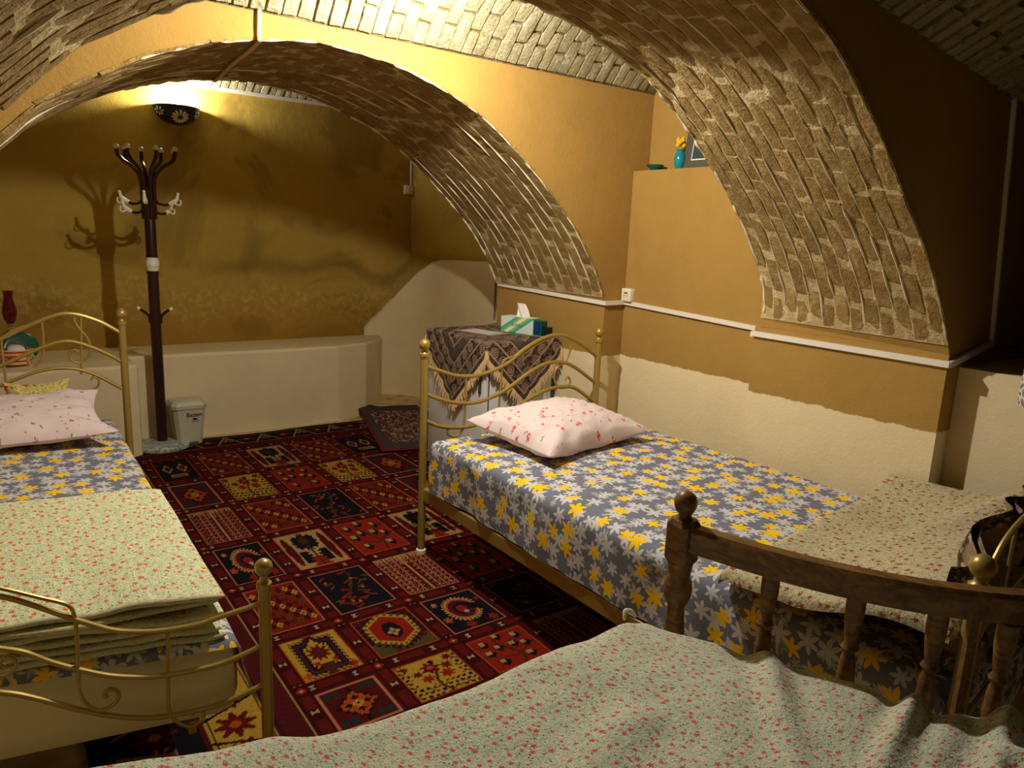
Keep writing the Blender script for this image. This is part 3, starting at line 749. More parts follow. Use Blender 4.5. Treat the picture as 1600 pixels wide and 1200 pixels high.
def fine_rug():
    res = .005; gx = [.735+.3*0, 1.01, 1.315, 1.62, 1.925, 2.23]; gy = [1.52, 1.79, 2.085, 2.44, 2.885, 3.36, 3.87, 4.35, 4.86]
    X0, X1, Y0, Y1 = .13, 2.40, 1.20, 5.235
    nx = int(round((X1-X0)/res)); ny = int(round((Y1-Y0)/res))
    xs = X0+np.arange(nx+1)*res; ys = Y0+np.arange(ny+1)*res; img = np.zeros((nx+1, ny+1, 3)); img[:] = PAL['mar']; rng = np.random.RandomState(5)
    XX, YY = np.meshgrid(xs, ys, indexing='ij')
    # outer bands
    def band(mask, coord, across, period, dark):
        ph = np.mod(coord/period, 1); a = across
        z = img.copy(); z[mask] = PAL['nav'] if dark else PAL['yel']
        m1 = mask & ((np.hypot((ph-.5)*period, a) < .05*(1+.3*np.cos(8*np.arctan2(a, (ph-.5)*period))))); z[m1] = PAL['dred']
        m2 = mask & (np.hypot((ph-.5)*period, a) < .018); z[m2] = PAL['pnk'] if dark else PAL['org']
        m3 = mask & (np.abs(np.abs(ph-.5)*period-.09-.4*a) < .006); z[m3] = PAL['crm'] if dark else PAL['nav']
        m4 = mask & (np.hypot((np.abs(ph-.5)-.5)*period, a) < .045) & (np.sin(8*np.arctan2(a, (np.abs(ph-.5)-.5)*period)) > 0); z[m4] = PAL['pnk'] if dark else PAL['plum']
        img[mask] = z[mask]
    m = YY > 4.97; band(m, XX, YY-5.09, .26, True)
    m = XX < .42; img[m] = PAL['nav']; m = (XX > .19) & (XX < .40); band(m, YY, XX-.30, .2, True); m = (XX < .60) & (XX > .43); band(m & (YY < 4.97), YY, XX-.515, .24, False)
    m = XX > 2.28; band(m, YY, XX-2.34, .24, True)
    for a, c in ((4.975, 'crm'), (4.99, 'nav'), (5.185, 'crm'), (5.2, 'nav'), (4.89, 'nav')): img[np.abs(YY-a) < .0045] = PAL[c]
    for a, c in ((.605, 'crm'), (.62, 'nav'), (.445, 'nav'), (.70, 'crm')): img[(np.abs(XX-a) < .0045) & (YY < 4.97)] = PAL[c]
    st = (XX > .625) & (XX < .695) & (YY < 4.97); img[st & (np.mod(YY*30+XX*30, 1) < .4)] = PAL['plum']
    # lattice bars
    for gxx in gx:
        mk = (np.abs(XX-gxx) < .030) & (YY < 4.88) & (YY > 1.5); img[mk] = PAL['mar']*.55
        loc = np.mod(YY, .15)/.15; img[mk & (np.abs(XX-gxx) < .016) & (loc > .2) & (loc < .8)] = PAL['dred']
        img[mk & (np.abs(XX-gxx)*.7+.002 > np.abs(loc-.08)*.15+.0) & (np.abs(XX-gxx) < .012) & (loc < .14)] = PAL['wht']
    for gyy in gy:
        mk = (np.abs(YY-gyy) < .034) & (XX > .71) & (XX < 2.26); img[mk] = PAL['mar']*.55
        loc = np.mod(XX, .152)/.152; img[mk & (np.abs(YY-gyy) < .018) & (loc > .2) & (loc < .8)] = PAL['dred']
        img[mk & (np.abs(YY-gyy)*.7+.002 > np.abs(loc-.08)*.152+.0) & (np.abs(YY-gyy) < .014) & (loc < .14)] = PAL['wht']
    for gxx in gx:
        for gyy in gy:
            img[(np.abs(XX-gxx) < .022) & (np.abs(YY-gyy) < .026)] = PAL['mar']*.5; img[np.hypot(XX-gxx, YY-gyy) < .016] = PAL['red']; img[np.hypot(XX-gxx, YY-gyy) < .006] = PAL['wht']
    lay = [['niche', 'stems', 'comb', 'paisley', 'heart'], ['diamond', 'tree', 'buds', 'comb', 'dots'], ['heart', 'niche', 'paisley', 'stems', 'comb'], ['dots', 'stems', 'comb', 'buds', 'paisley'],
           ['paisley', 'cypress', 'buds', 'cypress', 'comb'], ['comb', 'dots', 'stems', 'dots', 'diamond'], ['diamond', 'tree', 'buds', 'tree', 'diamond'], ['bird', 'dots', 'cypress', 'dots', 'bird']]
    for r in range(8):
        for c in range(5):
            a = gx[c]+.032; b = gx[c+1]-.032; e = gy[r]+.036; f = gy[r+1]-.036
            i0, i1 = int((a-X0)/res), int((b-X0)/res); j0, j1 = int((e-Y0)/res), int((f-Y0)/res)
            im = cell_img(lay[r][c], i1-i0, j1-j0, rng)
            light = lay[r][c] in ('comb', 'stems', 'diamond', 'paisley', 'dots')
            im[0:1, :] = im[-1:, :] = PAL['pnk'] if light else PAL['org']; im[:, 0:1] = im[:, -1:] = PAL['pnk'] if light else PAL['org']
            img[i0:i1, j0:j1] = im
    img *= (.44+.12*rng.rand(nx+1, ny+1, 1))
    co = np.zeros((nx+1, ny+1, 3)); co[..., 0] = XX; co[..., 1] = YY; co[..., 2] = .010
    # slight unevenness at the far edge
    co[..., 1] += np.where(YY > 5.0, (YY-5.0)*.35*np.sin(XX*3.2+.5)*.25-(YY-5.0)*.35*(XX-1.0)*.55, 0)
    co[..., 2] += .002*np.sin(XX*9)*np.sin(YY*7)
    idx = np.arange((nx+1)*(ny+1)).reshape(nx+1, ny+1)
    q = np.stack([idx[:-1, :-1], idx[1:, :-1], idx[1:, 1:], idx[:-1, 1:]], -1).reshape(-1, 4)
    me = bpy.data.meshes.new('patchwork_rug'); me.vertices.add(co.size//3); me.vertices.foreach_set('co', co.astype(np.float32).ravel())
    me.loops.add(q.size); me.loops.foreach_set('vertex_index', q.astype(np.int32).ravel()); me.polygons.add(len(q))
    me.polygons.foreach_set('loop_start', np.arange(0, q.size, 4, dtype=np.int32)); me.update(calc_edges=True)
    at = me.color_attributes.new('Col', 'FLOAT_COLOR', 'POINT'); cc = np.ones((co.size//3, 4), dtype=np.float32); cc[:, :3] = img.reshape(-1, 3); at.data.foreach_set('color', cc.ravel())
    me.materials.append(M['rug']); o = bpy.data.objects.new('patchwork_rug', me); COL.objects.link(o)
    return o, (X0, X1, Y0, Y1)
t = thing('patchwork_rug', 'large red patchwork garden rug covering the floor between the beds', 'rug', (1.4, 3, 0))
o, ext = fine_rug(); o.name = 'pile'; o.parent = t; o.location = (-1.4, -3, 0); WL[o.name] = Vector((1.4, 3, 0))
build('backing', MB().box((ext[0]+.01, ext[2]+.01, .0015), (ext[1]-.01, 4.95, .006)), 'brown_metal', parent=t, smooth=False)
# second, darker rug lifting against the corner
def rug2():
    mb = MB(); A0, B0, C0, D0 = Vector((2.46, 5.50, 0)), Vector((2.96, 5.40, 0)), Vector((2.90, 4.15, 0)), Vector((2.10, 4.30, 0))
    def f(u, v):
        p = A0.lerp(B0, u).lerp(D0.lerp(C0, u), v); c = max(0, 1-math.hypot(u*1.3, v*2.2)/.55)
        return (p.x-.03*c, p.y+.0*c, .026+.006*math.sin(v*9+u*3)+.13*c*c)
    grid(mb, 60, 80, f, lambda u, v: (u, v)); return mb
mb = rug2()
def rug2_mat():
    m = Mat('dark_plum_rug', .95, .05); x = m.sep(m.tc('UV'))
    e = m.math('MINIMUM', m.math('MINIMUM', x[0], m.math('SUBTRACT', 1, x[0])), m.math('MINIMUM', x[1], m.math('SUBTRACT', 1, x[1])))
    c = m.mix(m.maprange(m.noise(22, 4, .7, coord=m.tc('UV'), dist=1), .5, .56), C(84, 40, 42), C(150, 132, 118))
    c = m.mix(m.math('LESS_THAN', e, .13), c, C(70, 62, 62)); c = m.mix(m.math('LESS_THAN', e, .04), c, C(104, 32, 36)); m.color(c); return m.m
M['rug2'] = rug2_mat()
single('corner_rug', mb, 'rug2', 'smaller dark plum rug with one corner turned up beside the white fridge', 'rug', (2.5, 4.8, 0))

# ------------------------------------------------------------------ beds
def bed_post(parent, x, y, zt, r=.0175, ball=.026, foot=True):
    p = build('post', MB().lathe([(r, 0.02), (r, zt-.075), (r*1.25, zt-.072), (r*1.25, zt-.06), (r*.8, zt-.055), (r*.62, zt-.045), (r*.7, zt-.04)], (x, y, 0), 14), 'brass', parent=parent)
    build('ball_finial', MB().ball((x, y, zt-.02), ball, 14), 'brass', parent=p)
    build('foot_cap', MB().lathe([(r*1.35, .012), (r*1.35, .03), (r, .034)], (x, y, 0), 12), 'ivory', parent=p)
    return p
def rail(parent, name, pts, r=.0085): return build(name, MB().tube(pts, r, 8), 'brass', parent=parent)
# right bed
X0, X1, YH, YF = 1.590, 2.630, 2.81, .53
t = thing('gold_bed', 'gold painted metal bed against the right wall with curved headboard', 'bed', (2.1, 1.7, 0))
bed_post(t, X0-.012, YH, 1.025); bed_post(t, X1, YH, 1.035); bed_post(t, X0, YF, .905); bed_post(t, X1, YF, .90)
H = lambda L: [(x, YH, z) for x, z in L]
rail(t, 'headboard_rail', H([(1.59, .905), (1.65, .883), (1.755, .849), (1.879, .845), (2.026, .884), (2.138, .954), (2.255, 1.003), (2.358, 1.013), (2.468, .978), (2.595, .902), (2.63, .875)]), .0095)
rail(t, 'headboard_rail', H([(1.59, .78), (1.65, .752), (1.759, .72), (1.884, .714), (2.032, .757), (2.185, .840), (2.305, .875), (2.434, .856), (2.584, .768), (2.63, .735)]), .0095)
rail(t, 'headboard_rail', H([(1.59, .655), (1.65, .625), (1.727, .605), (1.834, .598), (1.99, .62), (2.09, .66), (2.213, .712), (2.315, .738), (2.40, .74), (2.488, .723), (2.63, .63)]), .0095)
rail(t, 'scroll', H([(2.34, 1.012), (2.22, .975), (2.13, .93), (2.03, .912), (2.007, .88), (2.004, .79), (1.997, .688), (1.995, .56)]), .0055)
rail(t, 'scroll', H([(1.802, .846), (1.802, .72), (1.798, .64), (1.788, .585), (1.753, .558), (1.710, .575), (1.712, .603), (1.735, .612), (1.742, .595)]), .0055)
rail(t, 'scroll', H([(2.436, .985), (2.43, .92), (2.40, .87), (2.355, .85), (2.335, .80), (2.36, .745), (2.41, .735), (2.445, .76), (2.43, .79), (2.41, .775)]), .0055)
build('side_rail', MB().box((X0-.014, YF, .275), (X0+.012, YH, .335), .004), 'brass', parent=t, smooth=False)
build('side_rail', MB().box((X1-.012, YF, .275), (X1+.014, YH, .335), .004), 'brass', parent=t, smooth=False)
Fp = lambda L: [(x, YF, z) for x, z in L]
rail(t, 'footboard_rail', Fp([(1.6, .80), (1.64, .88), (1.72, .94), (1.9, .98), (2.1, .97), (2.3, .94), (2.63, .84)]), .0065)
rail(t, 'footboard_rail', Fp([(1.6, .66), (1.66, .74), (1.76, .79), (1.9, .82), (2.1, .81), (2.3, .77), (2.63, .70)]), .006)
rail(t, 'footboard_rail', Fp([(1.6, .50), (1.75, .56), (2.0, .60), (2.3, .56), (2.63, .50)]), .006)
rail(t, 'scroll', Fp([(1.73, .94), (1.73, .8), (1.74, .66), (1.79, .6), (1.84, .62), (1.84, .67), (1.81, .68)]), .0042)
rail(t, 'scroll', Fp([(1.92, .98), (1.92, .82), (1.92, .7), (1.97, .65), (2.02, .67), (2.01, .72)]), .0042)
for i in range(9): build('slat', MB().box((X0+.01, .70+i*.25, .29), (X1-.01, .78+i*.25, .305)), 'dark_wood', parent=t, smooth=False)

def drape(W, L, top, drops, r=.035, nx=90, ny=160, place=None, wav=.006, seed=0., flare=.0, fold=.008):
    """cloth over a box: s across 0..W, t along 0..L; drops = (s<0, s>W, t<0, t>L)"""
    dl, dr, df, db = drops
    def fn(u, v):
        s = -dl+(W+dl+dr)*u; q = -df+(L+df+db)*v
        def ov(a, LL):
            if a < 0: return -1, -a, 0.
            if a > LL: return 1, a-LL, LL
            return 0, 0, a
        sx, ox, cx = ov(s, W); sy, oy, cy = ov(q, L)
        def bend(o):
            if o <= r*PI/2: a = o/r; return r*math.sin(a), r*(1-math.cos(a))
            e = o-r*PI/2; return r+flare*e, r+e
        bx_, dx = bend(ox); by_, dy = bend(oy)
        x = cx+sx*bx_; y = cy+sy*by_; z = top(cx, cy)-max(dx, dy)
        z += wav*nz(s*3+seed, q*3, seed)+wav*.5*nz(s*9, q*9+seed, 2)
        w_ = fold*(nz(q*7+seed, 3, s*1.5)*min(1, dx/.08)); x += sx*w_+sx*.006
        w_ = fold*(nz(s*7+seed, 8, q*1.5)*min(1, dy/.08)); y += sy*w_+sy*.006
        return place(x, y, z)
    mb = MB(); grid(mb, nx, ny, fn, lambda u, v: (-dl+(W+dl+dr)*u+seed, -df+(L+df+db)*v)); return mb
# right bed: sheet over the mattress
build_m = MB().box((X0+.04, .62, .306), (X1-.04, YH-.10, .545), .03)
single('mattress', build_m, 'mattress', 'mattress under the grey star-flower sheet on the bed by the right wall', 'mattress', (2.1, 1.7, .3))
def wr(x, y):  # soft creases
    return .006*math.exp(-((y-x*.4-1.2)/.03)**2)*min(1, max(0, 1-x*1.6))
mb = drape(X1-X0-.06, YH-.13-.60, lambda x, y: .590+.02*(x/1.0)*0+wr(x, y), (.27, .12, .2, .23), r=.045, place=lambda x, y, z: (X0+.032+x, .60+y, z), seed=.4, wav=.006, fold=.02)
single('star_flower_sheet', mb, 'sheet', 'grey sheet with yellow and white star flowers on the bed by the right wall', 'bed sheet', (2.1, 1.7, .59))
def pillow(cx, cy, cz, a, b, h, rot, tilt=(0, 0), seed=0., n=44, sag=0.):
    mb = MB(); R = Matrix.Rotation(rot, 3, 'Z') @ Matrix.Rotation(tilt[0], 3, 'X') @ Matrix.Rotation(tilt[1], 3, 'Y')
    def surf(sg):
        def f(u, v):
            p, q = u*2-1, v*2-1
            e = max(0, (1-p*p)*(1-q*q)); th = h*(e**.42)
            x = a*p*(1-.12*(1-q*q)); y = b*q*(1-.15*(1-p*p))
            edge = max(abs(p), abs(q)); wv = .014*nz(p*4+seed, q*4, seed)*(1-e)+.007*nz(p*9, q*9+seed, 4)+.010*math.sin(math.atan2(q, p)*11+seed)*max(abs(p), abs(q))**3*(1-e)
            z = (th*(1.0 if sg > 0 else .55))*sg+wv*(1 if sg > 0 else .4)*min(1, e*8)-(0 if sg > 0 else 0)
            z += .02*abs(p*q)**3+sag*(p*p)
            return Vector((cx, cy, cz))+R @ Vector((x, y, z))
        return f
    m1 = MB(); grid(m1, n, n, surf(1), lambda u, v: (u*2*a+seed, v*2*b)); 
    m2 = MB(); grid(m2, n, n, surf(-1), lambda u, v: (u*2*a+seed, v*2*b+.5), flip=True)
    mb.add(m1.v, m1.f); mb.add(m2.v, m2.f); mb.uv = m1.uv+m2.uv; return mb
mb = pillow(2.07, 2.43, .650, .345, .255, .118, math.radians(9), (math.radians(5), 0), seed=2.)
single('pillow', mb, 'pillow', 'plump pink-white pillow with red blossoms on the bed by the right wall', 'pillow', (2.14, 2.42, .66))

# folded blanket at the foot of the right bed
def sstep(a, b, x): t_ = min(1, max(0, (x-a)/(b-a))); return t_*t_*(3-2*t_)
def rb(x, y):   # y: 0 at foot end .. L at the edge towards the pillow
    return .655+.055*(1-sstep(0, .5, y))+.05*(1-sstep(.05, .35, y))+.012*nz(x*4, y*4, 9)+.03*math.exp(-((y-.42+.25*x)/.05)**2)*sstep(.2, .9, x)+.035*sstep(.75, 1.15, x)
def place_rb(x, y, z):
    sh = .12*x
    return (X0-.01+x*1.02, .585+y+sh*(y/.5), z)
mb = drape(1.08, .50, rb, (.055, .03, .05, .07), r=.03, nx=80, ny=60, place=place_rb, seed=5.5, wav=.008, fold=.01)
single('folded_blanket', mb, 'floral_b', 'folded small-flowered blanket over the foot of the bed by the right wall', 'blanket', (2.1, .9, .66))
# dark bundled cloth behind the footboard
def dcl(u, v):
    x = 1.62+1.0*u; z = .42+.53*v-(.1*(1-sstep(0, .2, u)))*v
    return (x, .575+.05*nz(u*9, v*3, 2)+.02*math.sin(u*40+v*3), z)
m1 = MB(); grid(m1, 60, 30, dcl)
m2 = MB(); grid(m2, 60, 30, lambda u, v: tuple(Vector(dcl(u, v))+Vector((0, .02, 0))), flip=True)
m1.add(m2.v, m2.f); m1.uv = m1.uv+m2.uv
single('dark_cloth', m1, 'dark_cloth', 'dark mottled cloth bundled inside the footboard at the right edge', 'cloth', (2, .57, .42))

# left bed
t = thing('gold_bed', 'gold painted metal bed at the left with scrolled footboard', 'bed', (0, 2.8, 0))
fd = Vector((-.985, .17, 0)).normalized(); FP = Vector((.486, 1.62, 0))
Lp = lambda L: [tuple(FP+fd*a+Vector((0, 0, z))) for a, z in L]
bed_post(t, .486, 1.62, .725, r=.0145, ball=.0215)
e = FP+fd*.95; bed_post(t, e.x, e.y, .725)
bed_post(t, .545, 4.0, 1.06); bed_post(t, -.47, 4.0, 1.06)
rail(t, 'footboard_rail', Lp([(0, .622), (.02, .611), (.091, .598), (.147, .588), (.214, .588), (.265, .595), (.315, .609), (.362, .635), (.408, .664), (.462, .70), (.515, .73), (.62, .77), (.75, .77), (.9, .71), (1.05, .64)]), .0062)
rail(t, 'footboard_rail', Lp([(0, .508), (.023, .497), (.095, .477), (.165, .473), (.245, .478), (.321, .498), (.381, .527), (.438, .561), (.482, .594), (.525, .614), (.64, .66), (.76, .66), (.9, .61), (1.05, .53)]), .0062)
rail(t, 'footboard_rail', Lp([(0, .40), (.025, .391), (.099, .371), (.17, .367), (.251, .374), (.327, .399), (.399, .437), (.468, .481), (.533, .514), (.66, .55), (.78, .55), (.9, .5), (1.05, .42)]), .0062)
rail(t, 'scroll', Lp([(.60, .785), (.515, .748), (.451, .715), (.401, .688), (.389, .66), (.388, .602), (.391, .511), (.388, .463), (.369, .43), (.345, .422), (.321, .437), (.318, .457), (.331, .469), (.345, .462), (.34, .450)]), .0044)
rail(t, 'scroll', Lp([(.211, .588), (.216, .466), (.217, .38), (.198, .344), (.171, .328), (.147, .343), (.147, .361), (.160, .368), (.168, .358)]), .0044)
rail(t, 'scroll', Lp([(.60, .62), (.56, .56), (.53, .549), (.511, .556), (.500, .570), (.504, .586), (.518, .592), (.528, .580), (.520, .572)]), .0044)
rail(t, 'footboard_rail', Lp([(0, .225), (.3, .235), (1.05, .25)]), .013)
HL = lambda L: [(x, 4.0, z) for x, z in L]
rail(t, 'headboard_rail', HL([(.545, .935), (.529, .952), (.436, 1.012), (.319, 1.047), (.202, 1.014), (.05, .938), (-.1, .88), (-.3, .86), (-.5, .9)]), .0095)
rail(t, 'headboard_rail', HL([(.545, .79), (.521, .812), (.427, .872), (.31, .916), (.193, .885), (.04, .814), (-.1, .76), (-.3, .73), (-.5, .77)]), .0095)
rail(t, 'headboard_rail', HL([(.545, .655), (.513, .677), (.393, .758), (.288, .787), (.17, .775), (0, .71), (-.3, .6), (-.5, .64)]), .0085)
rail(t, 'scroll', HL([(.215, 1.011), (.216, .95), (.211, .869), (.195, .825), (.170, .806), (.150, .818), (.150, .845), (.166, .857), (.176, .842)]), .0052)
rail(t, 'scroll', HL([(.373, 1.03), (.368, .9), (.357, .75)]), .0052)
rail(t, 'scroll', HL([(.345, 1.03), (.35, 1.0), (.37, .965), (.395, .925), (.405, .885), (.398, .842), (.36, .809), (.322, .822), (.314, .852), (.332, .872), (.352, .862), (.345, .848)]), .0052)
rail(t, 'scroll', HL([(.397, .67), (.425, .688), (.428, .72), (.408, .735), (.396, .718)]), .0052)
rail(t, 'scroll', HL([(.20, 1.01), (.12, .985), (.07, .955), (.055, .93), (.055, .80), (.057, .7)]), .0052)
build('side_rail', MB().box((.33, 1.76, .225), (.35, 4.0, .262), .003), 'brass', parent=t, smooth=False)
build('side_rail', MB().box((-.47, 1.8, .22), (-.445, 4.0, .27), .003), 'brass', parent=t, smooth=False)
for i in range(8): build('slat', MB().box((-.45, 1.9+i*.26, .255), (.48, 1.98+i*.26, .268)), 'dark_wood', parent=t, smooth=False)
# quad placement for the left mattress: x -.5..0.43, foot line slanted
def place_L(x, y, z):  # x 0..0.95 from left to right, y 0 foot .. 2.2 head
    xr = -.47+x*.955+.03*y/2.2; k = (1-x/.95); y0 = 1.70+.155*k
    yy = y0+y*(3.93-y0)/2.2; return (xr, yy, z+.03*(y/2.2)+.02*k)
def lmatt():
    mb = MB(); bm_ = MB().box((0.005, 0, .268), (.965, 2.2, .50), .06)
    mb.add([place_L(*p) for p in bm_.v], bm_.f); return mb
mm = lmatt()
# more segments so the slanted foot keeps straight
single('mattress', mm, 'mattress', 'thick cream mattress showing behind the scrolled footboard at the left', 'mattress', (0, 2.8, .27))
mb = drape(.90, 2.16, lambda x, y: .512, (.05, .20, .035, .02), r=.03, nx=80, ny=150, place=lambda x, y, z: place_L(x+.02, y+.0, z), seed=8.3, wav=.006, fold=.02, flare=.25)
single('star_flower_sheet', mb, 'sheet', 'grey sheet with yellow and white star flowers on the left bed', 'bed sheet', (0, 2.8, .5))
mb = pillow(.0, 3.62, .634, .42, .25, .085, math.radians(2), (math.radians(10), 0), seed=4.6)
single('pillow', mb, 'pillow', 'flat pink-white pillow with red blossoms on the left bed', 'pillow', (0, 3.7, .63))
# cushion peeking out behind the left pillow
mb = pillow(.17, 3.90, .68, .13, .13, .04, 0, (math.radians(72), 0), seed=1.1, n=16)
mb.v = [(x, y, z-.055) for x, y, z in mb.v]
M['cushion'] = floral_mat('yellow_red_cushion', C(222, 206, 130), C(206, 180, 96), C(190, 44, 50), 2.2)
single('small_cushion', mb, 'cushion', 'small yellow and red patterned cushion behind the left pillow', 'cushion', (.17, 3.9, .68))
# folded blanket: layers
t = thing('folded_blanket', 'thick folded blanket with small red flowers across the foot of the left bed', 'blanket', (0, 2, .5))
zb = .512
for k in range(6):
    thk = .019 if k < 5 else .02
    z0 = zb+k*.0185
    def layer(mb, k=k, z0=z0, thk=thk):
        W = .915-(.0, .01, .03, .004, .012, .0)[k]; L = .80
        def ring(u, a):  # cross-section across y: flat loop
            # a 0..1 round the slab outline, front fold rounded
            pass
        def fn(u, v):
            # v wraps: top from far to front, round fold, bottom back to far
            s = -.01+u*W
            dip = .012*nz(s*3+k*3, k*1.7, 2)+.006*nz(s*11, k*5.1, 2); fy = -.012+.018*nz(s*2.2, k*4.3, 7)+(.02 if k in (2, 4) else 0)*sstep(.5, .9, u)
            h = thk/2*(.72+.3*nz(s*6, k, 3)); edge = min(1, (1-u)*30, u*30)**.5; h *= .35+.65*edge
            if v < .42: y = L+(fy-L)*(v/.42); z = h
            elif v < .58: a = (v-.42)/.16*PI; y = fy-math.sin(a)*h; z = math.cos(a)*h
            else: y = fy+(L-fy)*((v-.58)/.42); z = -h
            base = z0+thk/2+dip*(1-sstep(.1, .5, y))
            if k == 5: base += .004*nz(s*6, y*6, 1)
            p = place_L(s+.02, y, base+z); return p
        grid(mb, 70, 60, fn, lambda u, v: (u*W+k*.37, (v*1.6 if v < .5 else 1.6*v)))
    mb = MB(); layer(mb); build('fold_layer', mb, 'floral_a', parent=t)

# ------------------------------------------------------------------ things on the bench
t = thing('oil_lamp', 'dark red glass oil lamp standing on the bench behind the left bed', 'lamp', (.155, 5.47, .60))
ox, oy = .13, 5.46
build('reservoir', MB().lathe([(.03, .60), (.045, .61), (.04, .625), (.055, .65), (.078, .69), (.075, .73), (.045, .765), (.018, .785)], (ox, oy, 0), 20), 'red_glass', parent=t)
build('burner', MB().lathe([(.022, .785), (.024, .80), (.016, .81), (.024, .825), (.02, .83)], (ox, oy, 0), 16), 'brass', parent=t)
build('chimney', MB().lathe([(.02, .828), (.03, .85), (.040, .89), (.036, .93), (.026, .97), (.024, 1.0), (.029, 1.03), (.026, 1.03), (.021, 1.0), (.023, .97), (.033, .93), (.037, .89), (.027, .85), (.017, .83)], (ox, oy, 0), 20), 'red_glass', parent=t)
t = thing('toy_basket', 'small round wicker basket with red bow and handle on the bench', 'basket', (.13, 5.22, .60))
qx, qy = .14, 5.25
build('basket_body', MB().lathe([(.055, .603), (.07, .61), (.085, .66), (.088, .695), (.08, .70), (.07, .66), (.05, .62)], (qx, qy, 0), 22), 'wicker', parent=t)
build('handle', MB().tube([(qx-.05, qy-.03, .69), (qx-.04, qy-.03, .73), (qx, qy-.03, .745), (qx+.04, qy-.03, .73), (qx+.05, qy-.03, .69)], .006, 6), 'wood', parent=t)
build('bow', MB().ball((qx-.03, qy-.088, .655), .016).ball((qx-.008, qy-.09, .655), .016), plain('red_bow', C(200, 40, 30)), parent=t)
build('filling', MB().ball((qx, qy, .69), .06, sz=.6), 'tissue', parent=t)
t = thing('small_plate', 'round white plate with dark green rim leaning behind the wicker basket', 'plate', (.17, 5.37, .61))
build('dish', MB().lathe([(.0, -.006), (.07, -.006), (.072, .004), (.0, .004)], (.17, 5.37, .69), 24, axis=(0, -.95, .3)), 'white', parent=t)
build('rim', MB().lathe([(.07, -.006), (.085, -.006), (.095, 0), (.085, .008), (.07, .006)], (.17, 5.37, .69), 24, axis=(0, -.95, .3)), 'green_glaze', parent=t)

# ------------------------------------------------------------------ fridge with cloth and what stands on it
FX0, FX1, FY0, FY1, FZ = 2.225, 2.70, 3.27, 3.90, .915
t = thing('small_fridge', 'white waist-high fridge under a brocade cloth behind the headboard', 'fridge', (2.46, 3.6, 0))
build('cabinet', MB().box((FX0+.03, FY0, .03), (FX1, FY1, FZ), .008), 'white_enamel', parent=t)
d = build('door', MB().box((FX0-.005, FY0+.002, .06), (FX0+.025, FY1-.002, FZ-.005), .008), 'white_enamel', parent=t)
build('handle', MB().box((FX0-.02, FY0+.03, .62), (FX0-.004, FY0+.045, .80), .004), 'grey', parent=d)
build('door_seal', MB().box((FX0+.024, FY0+.005, .06), (FX0+.032, FY1-.005, FZ-.01)), 'grey', parent=t, smooth=False)
build('back_panel', MB().box((FX1, FY0+.01, .05), (FX1+.03, FY1, FZ-.02), .003), 'grey', parent=t)
for x in (FX0+.06, FX1-.05):
    for y in (FY0+.05, FY1-.05): build('foot', MB().lathe([(.018, 0), (.018, .032)], (x, y, 0), 10), 'black', parent=t)
# cloth: square turned 45 degrees, hanging points over the sides
CC = Vector(((FX0+FX1)/2-.0, (FY0+FY1)/2-.02, FZ)); HS = .475
def cloth_pt(a, b):
    # a,b along cloth's own axes (metres), rotated 45
    x = (a-b)*.7071; y = (a+b)*.7071
    hx, hy = (FX1-FX0)/2+.012, (FY1-FY0)/2+.004
    cx, cy = min(hx, max(-hx, x)), min(hy, max(-hy, y)); ox, oy = abs(x-cx), abs(y-cy)
    r = .012
    def bend(o):
        if o <= r*PI/2: k = o/r; return r*math.sin(k), r*(1-math.cos(k))
        return r, r+o-r*PI/2
    bx_, dx = bend(ox); by_, dy = bend(oy); dd = max(dx, dy)
    X = cx+math.copysign(bx_, x) if ox else cx; Y = cy+math.copysign(by_, y) if oy else cy
    wv = .012*math.sin((x+y)*22)*min(1, dd/.1)
    X += math.copysign(wv, x) if ox > oy else 0; Y += math.copysign(wv, y) if oy > ox else 0
    return Vector((CC.x+X, CC.y+Y, FZ+.005-dd+.001*nz(a*20, b*20)))
mb = MB(); grid(mb, 120, 120, lambda u, v: cloth_pt((u*2-1)*HS, (v*2-1)*HS), lambda u, v: ((u*2-1)*HS, (v*2-1)*HS))
t = thing('tablecloth', 'dark brocade tablecloth with pointed beige-fringed corners over the white fridge', 'tablecloth', CC)
build('cloth', mb, 'brocade', parent=t)
mb = MB(); N = 130
for side in range(4):
    for i in range(N):
        q = -HS+2*HS*(i+.5)/N
        a, b = ((q, -HS), (HS, q), (q, HS), (-HS, q))[side]
        p = cloth_pt(a, b); p2 = cloth_pt(a*(1 if side % 2 == 0 else 1.08), b*(1 if side % 2 else 1.08))
        if p.z > FZ-.01: continue
        d_ = (p2-p).normalized()*.02+Vector((random.uniform(-.012, .012), random.uniform(-.012, .012), -.028))
        out_ = Vector((p.x-CC.x, p.y-CC.y, 0)).normalized()*.006
        mb.tube([p, p+out_+d_*.6, p+out_+d_+Vector((0, 0, -.008))], [.0035, .0045, .002], 4, smooth=False)
build('fringe', mb, 'fringe', parent=t, kind='stuff')
TZ = FZ+.0075
def obox(mb, c, rz, hs):
    X = Vector((math.cos(rz), math.sin(rz), 0)); return mb.obox(c, (X, Vector((-X.y, X.x, 0)), Vector((0, 0, 1))), hs)
t = thing('tissue_box', 'green and white tissue box with a tissue sticking up on the fridge', 'tissue box', (2.60, 3.50, TZ))
tb_c = Vector((2.63, 3.50, TZ+.048)); rz = math.radians(-72)
def tissue_mat():
    m = Mat('tissue_box_print', .4, .4); x = m.sep(m.tc())
    wv = m.math('SINE', m.math('ADD', m.math('MULTIPLY', x[1], 24), m.math('MULTIPLY', x[2], 34)))
    c = m.mix(m.maprange(wv, -.1, 0.05), C(214, 226, 214), C(60, 176, 170)); c = m.mix(m.maprange(wv, .55, .65), c, C(150, 196, 40))
    c = m.mix(m.maprange(wv, .9, .93), c, C(230, 236, 226)); m.color(c); return m.m
M['tissue_box'] = tissue_mat()
